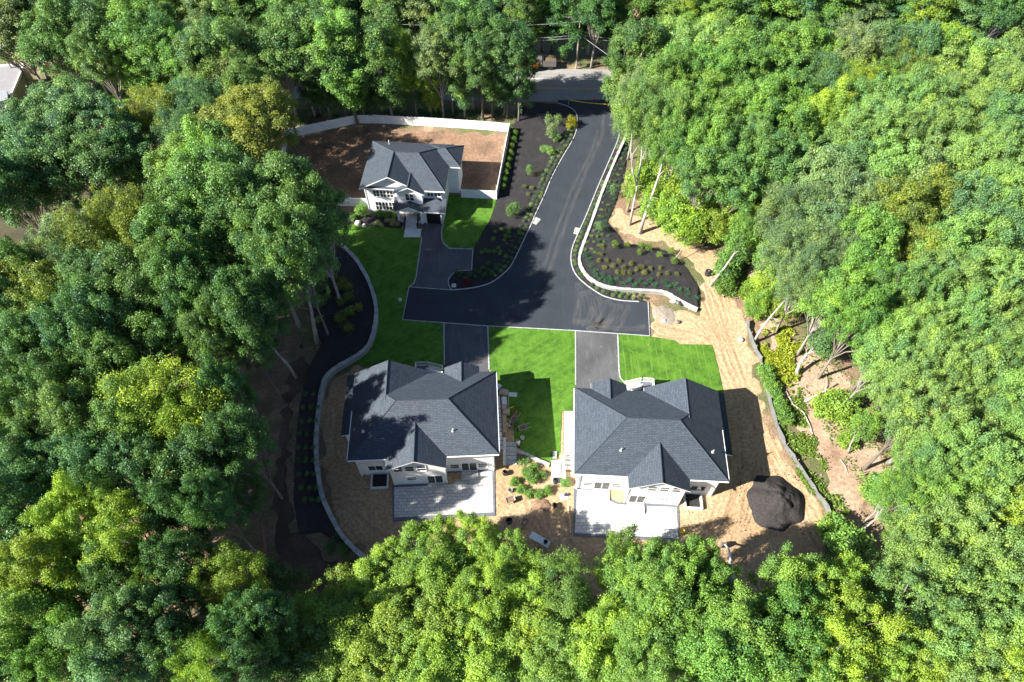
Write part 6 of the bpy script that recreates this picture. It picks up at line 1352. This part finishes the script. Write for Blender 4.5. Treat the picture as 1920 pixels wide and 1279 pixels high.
# left black mulch curve
spots('629,522 637,540 645,530 652,540 655,560 640,568 655,587 640,600 655,618 672,580 612,560 600,600', 'round', 'clipped_shrub', 0.5, G_('o'), 'yellowish shrub on the left black mulch curve', 'shrub', 'yellowish shrubs on the black mulch', bedk_h)
spots('597,560 600,580 605,545 612,530', 'young', 'young_bush', 0.7, G_('m'), 'green young bush at the forest side of the black mulch curve', 'bush', 'young bushes on the black mulch', bedk_h)
_L = ' '.join(f'{x + dx:.0f},{y}' for dx in (0, 14, 27) for x, y in ((574, 740), (570, 765), (567, 790), (563, 815), (561, 840), (561, 865), (563, 890), (567, 915), (572, 938)))
spots(_L, 'round', 'low_shrub', 0.24, G_('t'), 'dim low shrub in the rows of the narrow black mulch strip', 'shrub', 'low shrubs in the black mulch strip', bedk_h)
spots('632,1010 648,1034 620,1030 660,1058 640,1066', 'round', 'low_shrub', 0.5, G_('d'), 'dark low shrub on the brown slope below the curved wall', 'shrub', 'dark shrubs below the curved wall')
# hedge growth and bushes along the silt fence, right
spots('1430,700 1437,715 1444,730 1452,745 1458,760 1466,775 1470,790', 'bush', 'wild_bush', 0.75, G_('b'), 'bright green wild bush in the low hedge above the long silt fence', 'bush', 'wild bushes above the silt fence')
spots('1355,520 1362,508', 'bush', 'wild_bush', 1.5, G_('m'), 'deep green bush beside the black drum', 'bush', 'deep green bushes by the drum'); spots('1358,547', 'bush', 'wild_bush', 1.4, (0.09, 0.17, 0.03), 'yellow-green bush below the black drum', 'bush')
spots('1400,560 1408,578 1416,590 1410,545 1428,560', 'bush', 'wild_bush', 1.2, G_('y'), 'yellow wild bush at the top of the short silt fence', 'bush', 'yellow bushes at the silt fence')
spots('1436,540 1442,525 1430,550', 'bush', 'wild_bush', 1.2, (0.2, 0.27, 0.02), 'vivid yellow bush below the edge boulder', 'bush', 'vivid bushes below the boulder')
for px, py, r, t_, lb in ((1545, 765, 1.5, 'y', 'large yellow-green bush on the slope below the straight log'), (1575, 775, 1.5, 'y', 'large yellow-green bush, right of its pair below the log'), (1568, 745, 1.0, 'y', 'medium yellow-green bush at the end of the straight log'), (1600, 748, 0.9, 'l', 'light green bush right of the straight log'), (1622, 725, 1.0, 'l', 'light green bush under the right trees, above the slope'),
                          (1565, 1000, 1.6, 'b', 'bright bush at the lower end of the long silt fence'), (1585, 1025, 1.8, 'b', 'bright bush, middle of three below the silt fence'), (1610, 1050, 1.7, 'l', 'light bush, lowest of three below the silt fence'), (1560, 985, 1.2, 'y', 'yellowish bush touching the end of the long silt fence'), (1640, 920, 1.6, 'b', 'bright bush at the lower end of the bare slope'), (1590, 825, 1.0, 'y', 'small yellowish bush on the bare slope')):
    x, y = P(px, py, 1.0); plant('wild_bush', 'bush', x, y, 0, r, G_(t_), lb, 'bush', 'bushes on the bare slope')
# ground cover that nobody could count
def cover(name, poly, n, tone, L, Wd, h, label, seed):
    rg = np.random.default_rng(seed); xs = [p[0] for p in poly]; ys = [p[1] for p in poly]; X = rg.uniform(min(xs), max(xs), n * 3); Y = rg.uniform(min(ys), max(ys), n * 3)
    k = inside(poly, X, Y) & (vnoise(X + seed, Y, 1.6) + 0.35 * vnoise(X, Y, 0.5) > 0.62 - 0.0); X, Y = X[k][:n], Y[k][:n]
    z = np.abs(rg.normal(0, h, len(X))) + 0.05; nr = unit(np.stack([rg.normal(0, .5, len(X)), rg.normal(0, .5, len(X)), np.ones(len(X))], 1))
    me = leaf_mesh(name, np.stack([X, Y, z], 1), nr, L, Wd, rg.normal(0.45, 0.2, len(X))); o = bpy.data.objects.new(name, me); COL.objects.link(o); o.color = (*tone, 1); tag(o, label, 'ground cover', None, 'stuff')
cover('ground_cover', PL([(1432, 620), (1480, 615), (1505, 650), (1500, 700), (1490, 735), (1440, 700), (1425, 660)]), 9000, (0.22, 0.26, 0.02), 0.34, 0.24, 0.25, 'vivid yellow ground cover on the wood floor beside the short silt fence', 3)
cover('undergrowth', PL([(1440, 700), (1500, 730), (1520, 800), (1560, 900), (1620, 1010), (1580, 1010), (1500, 900), (1470, 830), (1445, 760)]), 5000, (0.12, 0.19, 0.03), 0.32, 0.2, 0.2, 'loose yellow-green weeds along the back of the long silt fence', 5)
cover('undergrowth', PL([(1340, 470), (1480, 480), (1520, 640), (1660, 760), (1700, 900), (1640, 960), (1540, 800), (1430, 620)]), 3500, (0.08, 0.15, 0.03), 0.32, 0.2, 0.15, 'sparse green weeds over the bare wood floor', 8)
cover('undergrowth', PL([(560, 205), (960, 205), (960, 246), (700, 226), (560, 245)]), 4000, (0.06, 0.13, 0.03), 0.32, 0.2, 0.2, 'low weeds under the trees behind the white fence', 9)
